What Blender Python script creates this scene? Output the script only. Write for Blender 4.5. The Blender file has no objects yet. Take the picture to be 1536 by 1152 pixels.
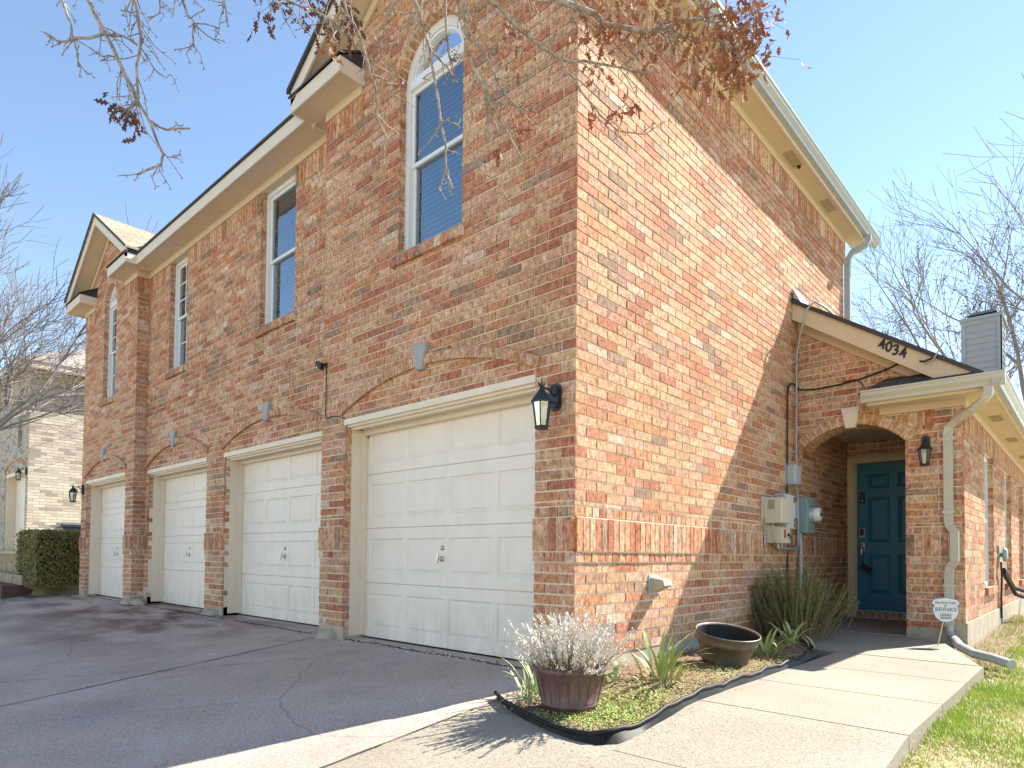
import bpy, math, random
from mathutils import Vector, Matrix
random.seed(7)
S = bpy.context.scene
COL = S.collection
R = math.radians

# ------------------------------------------------------------------ camera
CAM = Vector((2.62608245, -3.52847742, 0.82417675))
YAW, PIT, ROL, FPX, CX, CY = -.7409, .0282, .0098, 968.1, 764., 806.
_c, _s = math.cos(YAW), math.sin(YAW)
_r = Vector((_c, -_s, 0)); _F = Vector((_s, _c, 0)); _u = Vector((0, 0, 1))
_f2 = _F*math.cos(PIT)+_u*math.sin(PIT); _u2 = -_F*math.sin(PIT)+_u*math.cos(PIT)
CR = _r*math.cos(ROL)+_u2*math.sin(ROL); CU = -_r*math.sin(ROL)+_u2*math.cos(ROL); CF = _f2
cd = bpy.data.cameras.new('camera'); cam = bpy.data.objects.new('camera', cd); COL.objects.link(cam)
m3 = Matrix((CR, CU, -CF)).transposed()
cam.matrix_world = Matrix.Translation(CAM) @ m3.to_4x4()
cd.sensor_width = 36; cd.sensor_fit = 'HORIZONTAL'; cd.lens = FPX/1536*36
cd.shift_x = (768-CX)/1536; cd.shift_y = (CY-576)/1536
cd.clip_start = .05; cd.clip_end = 2000
S.camera = cam
def at(px, py, D):
    return CAM + (CR*((px-CX)/FPX) - CU*((py-CY)/FPX) + CF)*D

# ------------------------------------------------------------------ world and light
AZX, AZY, AZZ = 1.0, 2.8, 2.85
sd = Vector((AZX, AZY, AZZ)).normalized()
w = bpy.data.worlds.new('World'); S.world = w; w.use_nodes = True
nt = w.node_tree; bg = nt.nodes['Background']
sky = nt.nodes.new('ShaderNodeTexSky'); sky.sky_type = 'NISHITA'; sky.sun_disc = False
sky.sun_elevation = math.asin(sd.z); sky.sun_rotation = math.atan2(sd.x, sd.y)
sky.air_density = 1.1; sky.dust_density = 0.0; sky.ozone_density = 0.7
nt.links.new(sky.outputs[0], bg.inputs[0]); bg.inputs[1].default_value = 0.096
sl = bpy.data.lights.new('sun', 'SUN'); so = bpy.data.objects.new('sun', sl); COL.objects.link(so)
sl.energy = 5.0; sl.angle = R(.5); sl.color = (1, .93, .82)
so.rotation_euler = (-sd).to_track_quat('-Z', 'Y').to_euler(); so.location = (4, 10, 12)
S.view_settings.view_transform = 'Standard'; S.view_settings.look = 'None'
S.view_settings.exposure = 1.48; S.view_settings.gamma = 1
S.render.engine = 'CYCLES'
try:
    S.cycles.max_bounces = 8; S.cycles.diffuse_bounces = 4; S.cycles.transparent_max_bounces = 12
except Exception: pass

# ------------------------------------------------------------------ materials
def nmat(name):
    m = bpy.data.materials.new(name); m.use_nodes = True
    return m, m.node_tree, m.node_tree.nodes['Principled BSDF']
def N(nt, t, **k):
    n = nt.nodes.new(t)
    for a, b in k.items(): setattr(n, a, b)
    return n
def ramp(nt, src, stops, interp='LINEAR'):
    r = N(nt, 'ShaderNodeValToRGB'); r.color_ramp.interpolation = interp
    e = r.color_ramp.elements
    while len(e) < len(stops): e.new(.5)
    for i, (p, c) in enumerate(stops):
        e[i].position = p; e[i].color = (*c, 1) if len(c) == 3 else c
    nt.links.new(src, r.inputs[0]); return r
def noise(nt, scale, detail=4, rough=.6, vec=None, sc3=None):
    n = N(nt, 'ShaderNodeTexNoise'); n.inputs['Scale'].default_value = scale
    n.inputs['Detail'].default_value = detail; n.inputs['Roughness'].default_value = rough
    if vec is None:
        tc = N(nt, 'ShaderNodeTexCoord'); vec = tc.outputs['Object']
    if sc3:
        mp = N(nt, 'ShaderNodeMapping'); mp.inputs['Scale'].default_value = sc3
        nt.links.new(vec, mp.inputs['Vector']); vec = mp.outputs[0]
    nt.links.new(vec, n.inputs['Vector']); return n
def mix(nt, a, b, fac=.5, mode='MIX'):
    m = N(nt, 'ShaderNodeMixRGB', blend_type=mode)
    for i, v in ((0, fac), (1, a), (2, b)):
        if isinstance(v, (int, float)): m.inputs[i].default_value = v
        elif isinstance(v, tuple): m.inputs[i].default_value = (*v, 1)
        else: nt.links.new(v, m.inputs[i])
    return m.outputs[0]
def bump(nt, bsdf, h, strength=.3, dist=.01):
    b = N(nt, 'ShaderNodeBump'); b.inputs['Strength'].default_value = strength
    b.inputs['Distance'].default_value = dist
    nt.links.new(h, b.inputs['Height']); nt.links.new(b.outputs[0], bsdf.inputs['Normal'])
def pm(name, c1, c2=None, scale=8, rough=.6, bs=0, bscale=40, metal=0, spec=.5, sc3=None, lo=.35, hi=.65):
    m, nt, p = nmat(name)
    p.inputs['Roughness'].default_value = rough; p.inputs['Metallic'].default_value = metal
    p.inputs['Specular IOR Level'].default_value = spec
    if c2 is None: c2 = tuple(x*.86 for x in c1)
    n = noise(nt, scale, 6, .65, sc3=sc3)
    r = ramp(nt, n.outputs[0], [(lo, c1), (hi, c2)])
    nt.links.new(r.outputs[0], p.inputs['Base Color'])
    if bs:
        n2 = noise(nt, bscale, 4); bump(nt, p, n2.outputs[0], bs)
    return m

def brick_mat(name, pal, dirt=.0, sat=1):
    m, nt, p = nmat(name)
    g = N(nt, 'ShaderNodeNewGeometry')
    k = len(pal)
    r = ramp(nt, g.outputs['Random Per Island'], [(i/k, c) for i, c in enumerate(pal)], 'CONSTANT')
    st = noise(nt, 1, 3, .6, sc3=(44, 44, 17))
    sr = ramp(nt, st.outputs[0], [(.32, (.55, .50, .47)), (.43, (.88, .86, .85)), (.56, (1.05, 1.05, 1.05)), (.67, (1.38, 1.42, 1.46))])
    c = mix(nt, r.outputs[0], sr.outputs[0], .85, 'MULTIPLY')
    sp = noise(nt, 85, 2, .6)
    spr = ramp(nt, sp.outputs[0], [(.33, (.30, .24, .22)), (.43, (1, 1, 1))])
    c = mix(nt, c, spr.outputs[0], .8, 'MULTIPLY')
    md = noise(nt, 1, 4, .7, sc3=(26, 26, 20)); mdr = ramp(nt, md.outputs[0], [(.36, (.62, .54, .50)), (.50, (1, 1, 1)), (.64, (1.3, 1.28, 1.24))])
    c = mix(nt, c, mdr.outputs[0], .85, 'MULTIPLY')
    # lime bloom and large scale tone drift of the brick batches
    lb = noise(nt, 1.3, 5, .7)
    lr = ramp(nt, lb.outputs[0], [(.5, (0, 0, 0)), (.72, (1, 1, 1))])
    fb = noise(nt, 26, 3, .6); fr = ramp(nt, fb.outputs[0], [(.52, (0, 0, 0)), (.66, (.5, .5, .5))])
    mm = N(nt, 'ShaderNodeMath', operation='MULTIPLY'); nt.links.new(lr.outputs[0], mm.inputs[0]); nt.links.new(fr.outputs[0], mm.inputs[1])
    c = mix(nt, c, (.62, .56, .5), mm.outputs[0])
    dz = noise(nt, .55, 5, .65); dzr = ramp(nt, dz.outputs[0], [(.32, (.80, .77, .75)), (.5, (1, 1, 1)), (.68, (1.08, 1.07, 1.06))]); c = mix(nt, c, dzr.outputs[0], .9, 'MULTIPLY')
    nt.links.new(c, p.inputs['Base Color']); p.inputs['Roughness'].default_value = .85
    p.inputs['Specular IOR Level'].default_value = .25
    ad = N(nt, 'ShaderNodeMath', operation='ADD'); nt.links.new(st.outputs[0], ad.inputs[0]); nt.links.new(sp.outputs[0], ad.inputs[1])
    bump(nt, p, ad.outputs[0], .55, .006)
    return m
T1, T2, T3 = (0.586, 0.359, 0.219), (0.546, 0.324, 0.194), (0.624, 0.399, 0.250)
P1, P2 = (0.570, 0.313, 0.208), (0.609, 0.362, 0.250)
R1, R2, R3 = (0.477, 0.197, 0.116), (0.523, 0.235, 0.138), (0.430, 0.175, 0.109)
O1 = (0.554, 0.271, 0.144)
K1, K2 = (0.330, 0.216, 0.151), (0.399, 0.264, 0.183)
W1 = (0.632, 0.467, 0.350)
PAL = [T1, R1, T3, P1, T2, R2, P2, K1, T1, O1, T3, W1, P1, T2, R3, T2, T1, K2, R1, R2, T3, P2, O1, T1, P1, (.52, .27, .18), T2, (.46, .27, .18), T3, R2, P2, O1]
TANPAL = [T1, T2, T3, P1, O1, T1, P2]
M_BRICK = brick_mat('brick_red_blend', PAL)
M_BRICKT = brick_mat('brick_tan_blend', TANPAL)
M_MORT = pm('mortar', (.84, .73, .60), (.68, .58, .47), 30, .95, .4, 120)
M_TRIM = pm('trim_cream', (.74, .66, .56), (.70, .62, .52), 5, .55, .05, 60)
M_SOFF = pm('soffit_tan', (.66, .54, .40), (.61, .50, .36), 4, .7, .05, 50)
M_SVENT = pm('soffit_vent_paint', (.46, .37, .26), (.40, .32, .22), 30, .7)
M_DOORW = pm('door_white', (.84, .79, .69), (.80, .75, .65), 6, .45, .06, 90)
M_JAMB = pm('jamb_cream', (.80, .70, .57), (.74, .635, .50), 5, .5, .05, 40, sc3=(1, 1, .3))
M_VINYL = pm('vinyl_white', (.78, .79, .80), (.74, .75, .76), 5, .35)
M_GUT = pm('gutter_paint', (.55, .53, .46), (.50, .48, .42), 5, .35)
M_GUTG = pm('gutter_grey', (.42, .46, .48), (.38, .42, .44), 5, .3)
M_SHING = None
M_DRIP = pm('drip_edge_dark', (.03, .03, .04), (.05, .045, .05), 20, .6)
M_KEY = pm('keystone', (.42, .42, .43), (.34, .34, .35), 30, .85, .4, 80)
M_BLACK = pm('black_metal', (.012, .014, .02), (.02, .022, .03), 30, .4)
M_BLKPL = pm('black_plastic', (.008, .008, .009), (.02, .02, .02), 12, .55, .1, 60, 0, .25)
M_CABLE = pm('cable_black', (.012, .012, .012), None, 10, .5)
M_GALV = pm('galvanised', (.40, .42, .44), (.32, .34, .36), 20, .45, 0, 40, .3)
M_CHROME = pm('nickel', (.6, .58, .54), None, 10, .25, 0, 40, 1)
M_FOUND = pm('foundation_concrete', (.50, .43, .33), (.36, .31, .24), 6, .95, .5, 60)
M_BLUE = pm('door_blue', (.013, .145, .24), (.012, .13, .215), 4, .4, .03, 60)
def door_mat():
    m, nt, p = nmat('door_white_weathered')
    n = noise(nt, 5, 5, .6); rr = ramp(nt, n.outputs[0], [(.35, (.86, .785, .70)), (.65, (.81, .735, .65))])
    tc = N(nt, 'ShaderNodeTexCoord'); sx = N(nt, 'ShaderNodeSeparateXYZ'); nt.links.new(tc.outputs['Object'], sx.inputs[0])
    mr = N(nt, 'ShaderNodeMapRange'); nt.links.new(sx.outputs[2], mr.inputs[0]); mr.inputs[1].default_value = .55; mr.inputs[2].default_value = 0
    g = noise(nt, 1, 6, .7, sc3=(9, 9, 2.2)); gr = ramp(nt, g.outputs[0], [(.42, (0, 0, 0)), (.66, (1, 1, 1))])
    mu = N(nt, 'ShaderNodeMath', operation='MULTIPLY'); nt.links.new(mr.outputs[0], mu.inputs[0]); nt.links.new(gr.outputs[0], mu.inputs[1])
    st = noise(nt, 1, 5, .6, sc3=(14, 14, .7)); str_ = ramp(nt, st.outputs[0], [(.3, (.965, .96, .95)), (.6, (1, 1, 1))])
    c = mix(nt, rr.outputs[0], str_.outputs[0], 1, 'MULTIPLY'); c = mix(nt, c, (.66, .58, .49), mu.outputs[0])
    nt.links.new(c, p.inputs['Base Color']); p.inputs['Roughness'].default_value = .45
    b = noise(nt, 3.2, 3, .5, sc3=(1, 1, .6)); bump(nt, p, b.outputs[0], .25, .012); return m
M_DOORW = door_mat()
M_TAN = pm('door_frame_tan', (.60, .50, .31), (.56, .46, .28), 5, .55)
M_BOXC = pm('box_cream', (.62, .58, .46), (.58, .54, .42), 5, .5)
M_BOXG = pm('box_grey', (.42, .45, .50), (.38, .41, .46), 5, .5)
M_BOXW = pm('box_white', (.62, .65, .72), (.58, .61, .67), 5, .5)
M_VENT = pm('vent_plastic', (.46, .40, .33), (.40, .35, .29), 8, .6)
M_LABEL = pm('label_red', (.45, .08, .06), (.38, .07, .05), 60, .6)
M_INK = pm('ink_dark', (.05, .05, .06), (.3, .3, .28), 300, .6, sc3=(1, 1, 1))
M_INKB = pm('ink_black', (.015, .015, .02), None, 10, .5)
M_NAVY = pm('ink_blue', (.02, .16, .36), None, 10, .5)
M_SIGN = pm('sign_white', (.72, .74, .78), (.66, .68, .72), 8, .4)
M_SOIL = pm('soil_mulch', (.13, .085, .055), (.28, .20, .12), 22, 1, .8, 45)
M_BLIND = pm('blind_slats', (.62, .68, .74), (.56, .62, .68), 3, .5)
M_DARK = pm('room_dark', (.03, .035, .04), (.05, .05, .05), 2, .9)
M_CURT = pm('curtain', (.5, .5, .48), (.4, .4, .38), 6, .9)
M_SIDING = pm('siding_grey', (.34, .36, .38), (.31, .33, .35), 4, .6)
M_SIDTRIM = pm('siding_trim', (.32, .35, .38), (.29, .32, .35), 4, .6)
M_BARK = pm('bark_grey', (.42, .36, .31), (.20, .165, .14), 30, .9, .6, 60, lo=.4, hi=.6)
M_BARKD = pm('bark_dark', (.10, .085, .08), (.17, .15, .14), 14, .9, .3, 40)
M_DEADL = pm('dead_leaf', (.42, .165, .065), (.21, .085, .055), 9, .8)
M_DEADP = pm('dead_leaf_dark', (.16, .07, .05), (.09, .045, .045), 9, .8)
M_LAWNB = pm('grass_blade', (.26, .40, .035), (.52, .58, .12), 5, .7, lo=.3, hi=.7)
M_THATCH = pm('thatch_blade', (.62, .52, .36), (.40, .28, .18), 7, .9)
M_LAWN = pm('lawn_soil', (.24, .22, .08), (.38, .31, .19), 9, 1, .8, 50)
M_LILY = pm('lily_leaf', (.20, .30, .07), (.42, .46, .20), 12, .55)
M_ROSE = pm('rosemary_leaf', (.12, .18, .05), (.28, .32, .13), 14, .8)
M_SILV = pm('silver_leaf', (.80, .80, .76), (.62, .61, .56), 25, .8)
M_STRAW = pm('straw_stem', (.42, .27, .14), (.26, .15, .08), 30, .9)
M_COVER = pm('ground_cover', (.22, .36, .05), (.42, .50, .12), 15, .8)
M_HEDGE = pm('hedge_leaf', (.12, .18, .04), (.28, .27, .10), 8, .6)
M_HEDGET = pm('hedge_tip', (.34, .15, .07), (.22, .17, .06), 8, .6)
M_CRACK = pm('joint_dark', (.05, .04, .035), (.09, .07, .06), 40, 1)
M_MAT = pm('doormat', (.06, .03, .02), (.09, .05, .04), 60, 1, .5, 200)
M_STONE = pm('stone_block', (.42, .34, .24), (.28, .22, .16), 6, .95, .6, 30)

def glass_mat(name, tint, gl=.35, rough=.01):
    m = bpy.data.materials.new(name); m.use_nodes = True; nt = m.node_tree; nt.nodes.clear()
    o = N(nt, 'ShaderNodeOutputMaterial'); t = N(nt, 'ShaderNodeBsdfTransparent'); g = N(nt, 'ShaderNodeBsdfGlossy')
    t.inputs[0].default_value = (*tint, 1); g.inputs[0].default_value = (.8, .88, .95, 1); g.inputs['Roughness'].default_value = rough
    fr = N(nt, 'ShaderNodeFresnel'); fr.inputs[0].default_value = 1.5
    ad = N(nt, 'ShaderNodeMath', operation='ADD'); ad.use_clamp = True; nt.links.new(fr.outputs[0], ad.inputs[0]); ad.inputs[1].default_value = gl
    n = noise(nt, 1.6, 2); b = N(nt, 'ShaderNodeBump'); b.inputs['Strength'].default_value = .04; b.inputs['Distance'].default_value = .05
    nt.links.new(n.outputs[0], b.inputs['Height']); nt.links.new(b.outputs[0], g.inputs['Normal'])
    mx = N(nt, 'ShaderNodeMixShader'); nt.links.new(ad.outputs[0], mx.inputs[0]); nt.links.new(t.outputs[0], mx.inputs[1]); nt.links.new(g.outputs[0], mx.inputs[2])
    nt.links.new(mx.outputs[0], o.inputs[0]); return m
M_GLASS = glass_mat('window_glass_sky_tint', (.20, .60, .80), .30)  # blue tint puts the reflected sky into the pane colour
M_LGLASS = glass_mat('lantern_glass', (.85, .85, .85), .25, .1)
M_BULB = pm('bulb_frost', (.7, .66, .55), None, 5, .5)

def shingle_mat(name, c1, c2, c3):
    m, nt, p = nmat(name)
    uv = N(nt, 'ShaderNodeTexCoord')
    b = N(nt, 'ShaderNodeTexBrick'); nt.links.new(uv.outputs['UV'], b.inputs['Vector'])
    b.inputs['Scale'].default_value = 1; b.inputs['Brick Width'].default_value = .30; b.inputs['Row Height'].default_value = .14
    b.inputs['Mortar Size'].default_value = .006; b.inputs['Color1'].default_value = (*c1, 1); b.inputs['Color2'].default_value = (*c2, 1); b.inputs['Mortar'].default_value = (*c3, 1)
    n = noise(nt, 60, 3); c = mix(nt, b.outputs[0], n.outputs[0], .35, 'OVERLAY')
    nt.links.new(c, p.inputs['Base Color']); p.inputs['Roughness'].default_value = .95
    bump(nt, p, b.outputs['Fac'], .8, -.01)
    return m
M_SHING = shingle_mat('shingles_tan', (.36, .31, .22), (.26, .22, .16), (.09, .08, .07))
M_SHINGG = shingle_mat('shingles_weathered', (.34, .31, .27), (.27, .25, .22), (.14, .13, .12))
M_SHIND = shingle_mat('shingles_dark', (.06, .06, .075), (.09, .085, .09), (.02, .02, .02))
def farbrick_mat():
    m, nt, p = nmat('brick_cream_blend')
    uv = N(nt, 'ShaderNodeTexCoord')
    b = N(nt, 'ShaderNodeTexBrick'); nt.links.new(uv.outputs['UV'], b.inputs['Vector'])
    b.inputs['Scale'].default_value = 1; b.inputs['Brick Width'].default_value = .254; b.inputs['Row Height'].default_value = .0745
    b.inputs['Mortar Size'].default_value = .005; b.inputs['Color1'].default_value = (0, 0, 0, 1); b.inputs['Color2'].default_value = (1, 1, 1, 1); b.inputs['Mortar'].default_value = (.5, .5, .5, 1)
    r = ramp(nt, b.outputs[0], [(0, (.54, .50, .43)), (.3, (.46, .41, .35)), (.5, (.60, .56, .49)), (.75, (.50, .42, .35)), (.88, (.32, .28, .25))])
    c = mix(nt, r.outputs[0], (.33, .29, .24), b.outputs['Fac'])
    n = noise(nt, 40, 4); c = mix(nt, c, n.outputs[0], .5, 'OVERLAY')
    nt.links.new(c, p.inputs['Base Color']); p.inputs['Roughness'].default_value = .9
    bump(nt, p, b.outputs['Fac'], .9, -.012)
    return m
M_FBRICK = farbrick_mat()
def concrete_mat(name, stains=False, c3=((.33, .295, .265), (.41, .37, .335), (.46, .42, .375))):
    m, nt, p = nmat(name)
    big = noise(nt, .7, 6, .6); r = ramp(nt, big.outputs[0], [(.32, c3[0]), (.5, c3[1]), (.7, c3[2])])
    sp = noise(nt, 70, 4, .85); sr = ramp(nt, sp.outputs[0], [(.34, (.38, .35, .35)), (.46, (.98, .98, .98)), (.54, (1.02, 1.02, 1.02)), (.64, (1.5, 1.47, 1.42))])
    c = mix(nt, r.outputs[0], sr.outputs[0], .9, 'MULTIPLY')
    if stains:
        s = noise(nt, 1, 5, .65, sc3=(.55, 1.5, 1)); s2 = ramp(nt, s.outputs[0], [(.44, (0, 0, 0)), (.58, (1, 1, 1))])
        tc = N(nt, 'ShaderNodeTexCoord'); sx = N(nt, 'ShaderNodeSeparateXYZ'); nt.links.new(tc.outputs['Object'], sx.inputs[0])
        mr = N(nt, 'ShaderNodeMapRange'); nt.links.new(sx.outputs[1], mr.inputs[0]); mr.inputs[1].default_value = -2.2; mr.inputs[2].default_value = -.3
        mr2 = N(nt, 'ShaderNodeMapRange'); nt.links.new(sx.outputs[0], mr2.inputs[0]); mr2.inputs[1].default_value = -3.6; mr2.inputs[2].default_value = -5.5
        mu = N(nt, 'ShaderNodeMath', operation='MULTIPLY'); nt.links.new(mr.outputs[0], mu.inputs[0]); nt.links.new(mr2.outputs[0], mu.inputs[1])
        mu2 = N(nt, 'ShaderNodeMath', operation='MULTIPLY'); nt.links.new(mu.outputs[0], mu2.inputs[0]); nt.links.new(s2.outputs[0], mu2.inputs[1])
        c = mix(nt, c, (.17, .085, .055), mu2.outputs[0])
        o1 = noise(nt, 2.6, 4, .6); o2 = ramp(nt, o1.outputs[0], [(.64, (0, 0, 0)), (.78, (.30, .30, .30))]); c = mix(nt, c, (.10, .085, .08), o2.outputs[0])
        w1 = N(nt, 'ShaderNodeTexVoronoi', feature='DISTANCE_TO_EDGE'); wn = noise(nt, 3, 4, .6); wm = mix(nt, tc.outputs['Object'], wn.outputs['Color'], .12); nt.links.new(wm, w1.inputs['Vector']); w1.inputs['Scale'].default_value = .42
        w2 = ramp(nt, w1.outputs['Distance'], [(.0, (.5, .5, .5)), (.0016, (0, 0, 0))]); wc = mix(nt, w2.outputs[0], o1.outputs[0], .5, 'MULTIPLY'); c = mix(nt, c, (.12, .10, .09), wc)
        b2 = noise(nt, .9, 4, .6, sc3=(1, 1.3, 1)); b3 = ramp(nt, b2.outputs[0], [(.38, (.88, .84, .90)), (.5, (.98, .90, .88)), (.68, (1.06, 1.02, 1.08))])
        c = mix(nt, c, b3.outputs[0], 1, 'MULTIPLY')
    nt.links.new(c, p.inputs['Base Color']); p.inputs['Roughness'].default_value = .9; p.inputs['Specular IOR Level'].default_value = .3
    bump(nt, p, sp.outputs[0], .8, .008)
    return m
M_DRIVE = concrete_mat('driveway_concrete', True, ((.44, .365, .30), (.53, .445, .37), (.61, .52, .44)))
M_WALK = concrete_mat('walkway_concrete', False, ((.275, .242, .19), (.325, .29, .23), (.375, .338, .27)))
def pot_mat(name, c1, c2):
    return pm(name, c1, c2, 3, .45, .2, 25, sc3=(6, 6, .8))
M_POT = pot_mat('barrel_planter', (.085, .04, .05), (.16, .09, .08))
M_POT2 = pot_mat('bronze_planter', (.125, .10, .065), (.075, .06, .045))
M_BIN = pm('bin_grey', (.16, .17, .20), (.22, .23, .26), 8, .5)

# ------------------------------------------------------------------ mesh helpers
class MB:
    def __init__(s): s.v = []; s.f = []; s.m = []; s.uv = {}; s.sm = []
    def add(s, vs, fs, mi=0, smooth=False):
        o = len(s.v); s.v += [tuple(v) for v in vs]
        for f in fs: s.f.append([i+o for i in f]); s.m.append(mi); s.sm.append(smooth)
    def box(s, a, b, mi=0):
        x0, y0, z0 = (min(a[i], b[i]) for i in range(3)); x1, y1, z1 = (max(a[i], b[i]) for i in range(3))
        s.add([(x0, y0, z0), (x1, y0, z0), (x1, y1, z0), (x0, y1, z0), (x0, y0, z1), (x1, y0, z1), (x1, y1, z1), (x0, y1, z1)],
              [(3, 2, 1, 0), (4, 5, 6, 7), (0, 1, 5, 4), (1, 2, 6, 5), (2, 3, 7, 6), (3, 0, 4, 7)], mi)
    def obox(s, c, ax, ay, az, mi=0):
        c = Vector(c); vs = []
        for k in (-1, 1):
            for i, j in ((-1, -1), (1, -1), (1, 1), (-1, 1)): vs.append(c+ax*i+ay*j+az*k)
        s.add(vs, [(3, 2, 1, 0), (4, 5, 6, 7), (0, 1, 5, 4), (1, 2, 6, 5), (2, 3, 7, 6), (3, 0, 4, 7)], mi)
    def prism(s, pts, ext, mi=0, smooth=False):
        n = len(pts); ext = Vector(ext); a = [Vector(p) for p in pts]; b = [p+ext for p in a]
        s.add(a+b, [list(range(n))[::-1], [n+i for i in range(n)]], mi)
        s.add(a+b, [(i, (i+1) % n, n+(i+1) % n, n+i) for i in range(n)], mi, smooth)
    def tube(s, pts, rad, n=6, mi=0, cap=True, up=None):
        pts = [Vector(p) for p in pts]
        if isinstance(rad, (int, float)): rad = [rad]*len(pts)
        vs = []; k = len(pts); prev = None
        for i, p in enumerate(pts):
            t = (pts[min(i+1, k-1)]-pts[max(i-1, 0)])
            if t.length < 1e-9: t = Vector((0, 0, 1))
            t.normalize()
            if prev is None:
                a = t.orthogonal().normalized() if up is None else (Vector(up)-t*t.dot(Vector(up))).normalized()
            else:
                a = prev-t*prev.dot(t)
                a = a.normalized() if a.length > 1e-6 else t.orthogonal().normalized()
            prev = a; b = t.cross(a)
            for j in range(n):
                an = 2*math.pi*j/n; vs.append(p+(a*math.cos(an)+b*math.sin(an))*rad[i])
        fs = []
        for i in range(k-1):
            for j in range(n): fs.append((i*n+j, i*n+(j+1) % n, (i+1)*n+(j+1) % n, (i+1)*n+j))
        s.add(vs, fs, mi, True)
        if cap and n > 3: s.add(vs, [list(range(n))[::-1], [(k-1)*n+j for j in range(n)]], mi)
    def rtube(s, pts, w, d, side, mi=0):
        # rectangular section swept along pts, side = direction of the width
        pts = [Vector(p) for p in pts]; side = Vector(side); vs = []; k = len(pts)
        for i, p in enumerate(pts):
            t = (pts[min(i+1, k-1)]-pts[max(i-1, 0)]).normalized()
            a = (side-t*side.dot(t)).normalized(); b = t.cross(a)
            for x, y in ((-.5, -.5), (.5, -.5), (.5, .5), (-.5, .5)): vs.append(p+a*w*x+b*d*y)
        fs = [(i*4+j, i*4+(j+1) % 4, (i+1)*4+(j+1) % 4, (i+1)*4+j) for i in range(k-1) for j in range(4)]
        fs += [(3, 2, 1, 0), tuple((k-1)*4+j for j in range(4))]
        s.add(vs, fs, mi)
    def lathe(s, c, prof, n=32, mi=0, axis=None, smooth=True):
        c = Vector(c); q = Matrix.Identity(3) if axis is None else Vector((0, 0, 1)).rotation_difference(Vector(axis)).to_matrix()
        vs = []
        for r, z in prof:
            for j in range(n):
                a = 2*math.pi*j/n; vs.append(c+q@Vector((r*math.cos(a), r*math.sin(a), z)))
        fs = [(i*n+j, i*n+(j+1) % n, (i+1)*n+(j+1) % n, (i+1)*n+j) for i in range(len(prof)-1) for j in range(n)]
        s.add(vs, fs, mi, smooth)
    def disc(s, c, r, n=20, mi=0, axis=None):
        c = Vector(c); q = Matrix.Identity(3) if axis is None else Vector((0, 0, 1)).rotation_difference(Vector(axis)).to_matrix()
        s.add([c+q@Vector((r*math.cos(2*math.pi*j/n), r*math.sin(2*math.pi*j/n), 0)) for j in range(n)], [list(range(n))], mi)
    def build_each(s, name, mats, parent=None, uvf=None):
        par = list(range(len(s.v)))
        def fd(i):
            while par[i] != i: par[i] = par[par[i]]; i = par[i]
            return i
        for f in s.f:
            for i in f[1:]: par[fd(i)] = fd(f[0])
        gr = {}
        for k, f in enumerate(s.f): gr.setdefault(fd(f[0]), []).append(k)
        for ks in gr.values():
            b = MB(); ids = sorted({i for k in ks for i in s.f[k]}); mp = {i: n for n, i in enumerate(ids)}
            b.v = [s.v[i] for i in ids]; b.f = [[mp[i] for i in s.f[k]] for k in ks]; b.m = [s.m[k] for k in ks]; b.sm = [s.sm[k] for k in ks]
            b.build(name, mats, parent, uvf)
    def build(s, name, mats, parent=None, uvf=None):
        me = bpy.data.meshes.new(name); me.from_pydata(s.v, [], s.f); me.update()
        if not isinstance(mats, (list, tuple)): mats = [mats]
        for m in mats: me.materials.append(m)
        me.polygons.foreach_set('material_index', s.m); me.polygons.foreach_set('use_smooth', s.sm)
        if uvf:
            l = me.uv_layers.new(name='UVMap')
            for p in me.polygons:
                for li in p.loop_indices:
                    l.data[li].uv = uvf(me.vertices[me.loops[li].vertex_index].co, p.normal)
        o = bpy.data.objects.new(name, me); COL.objects.link(o)
        if parent: o.parent = parent; o.matrix_parent_inverse = parent.matrix_world.inverted() if False else Matrix.Translation(-parent.location)
        return o
def tag(o, label=None, cat=None, group=None, kind=None):
    if label: o['label'] = label
    if cat: o['category'] = cat
    if group: o['group'] = group
    if kind: o['kind'] = kind
    return o
def thing(name, loc, label, cat, group=None):
    o = bpy.data.objects.new(name, None); COL.objects.link(o); o.location = loc; o.empty_display_size = .2
    return tag(o, label, cat, group)
def copy_thing(o, loc, label, rotz=0, group=None):
    def cp(a, par):
        c = a.copy(); COL.objects.link(c)
        if par: c.parent = par
        for ch in a.children: cp(ch, c)
        return c
    kids = list(o.children)
    c = o.copy(); COL.objects.link(c)
    for ch in kids: cp(ch, c)
    c.location = loc; c.rotation_euler = (0, 0, rotz); c['label'] = label
    if group: c['group'] = group
    return c
BX = lambda co, n: (co.x, co.z) if abs(n.y) > .7 else ((co.y, co.z) if abs(n.x) > .7 else (co.x, co.y))
def roofuv(co, n):
    h = Vector((n.x, n.y, 0))
    if h.length < 1e-4: return (co.x, co.y)
    h.normalize(); t = Vector((-h.y, h.x, 0))
    return (co.dot(t), co.z/max(.2, math.sqrt(1-n.z*n.z)))

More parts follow.
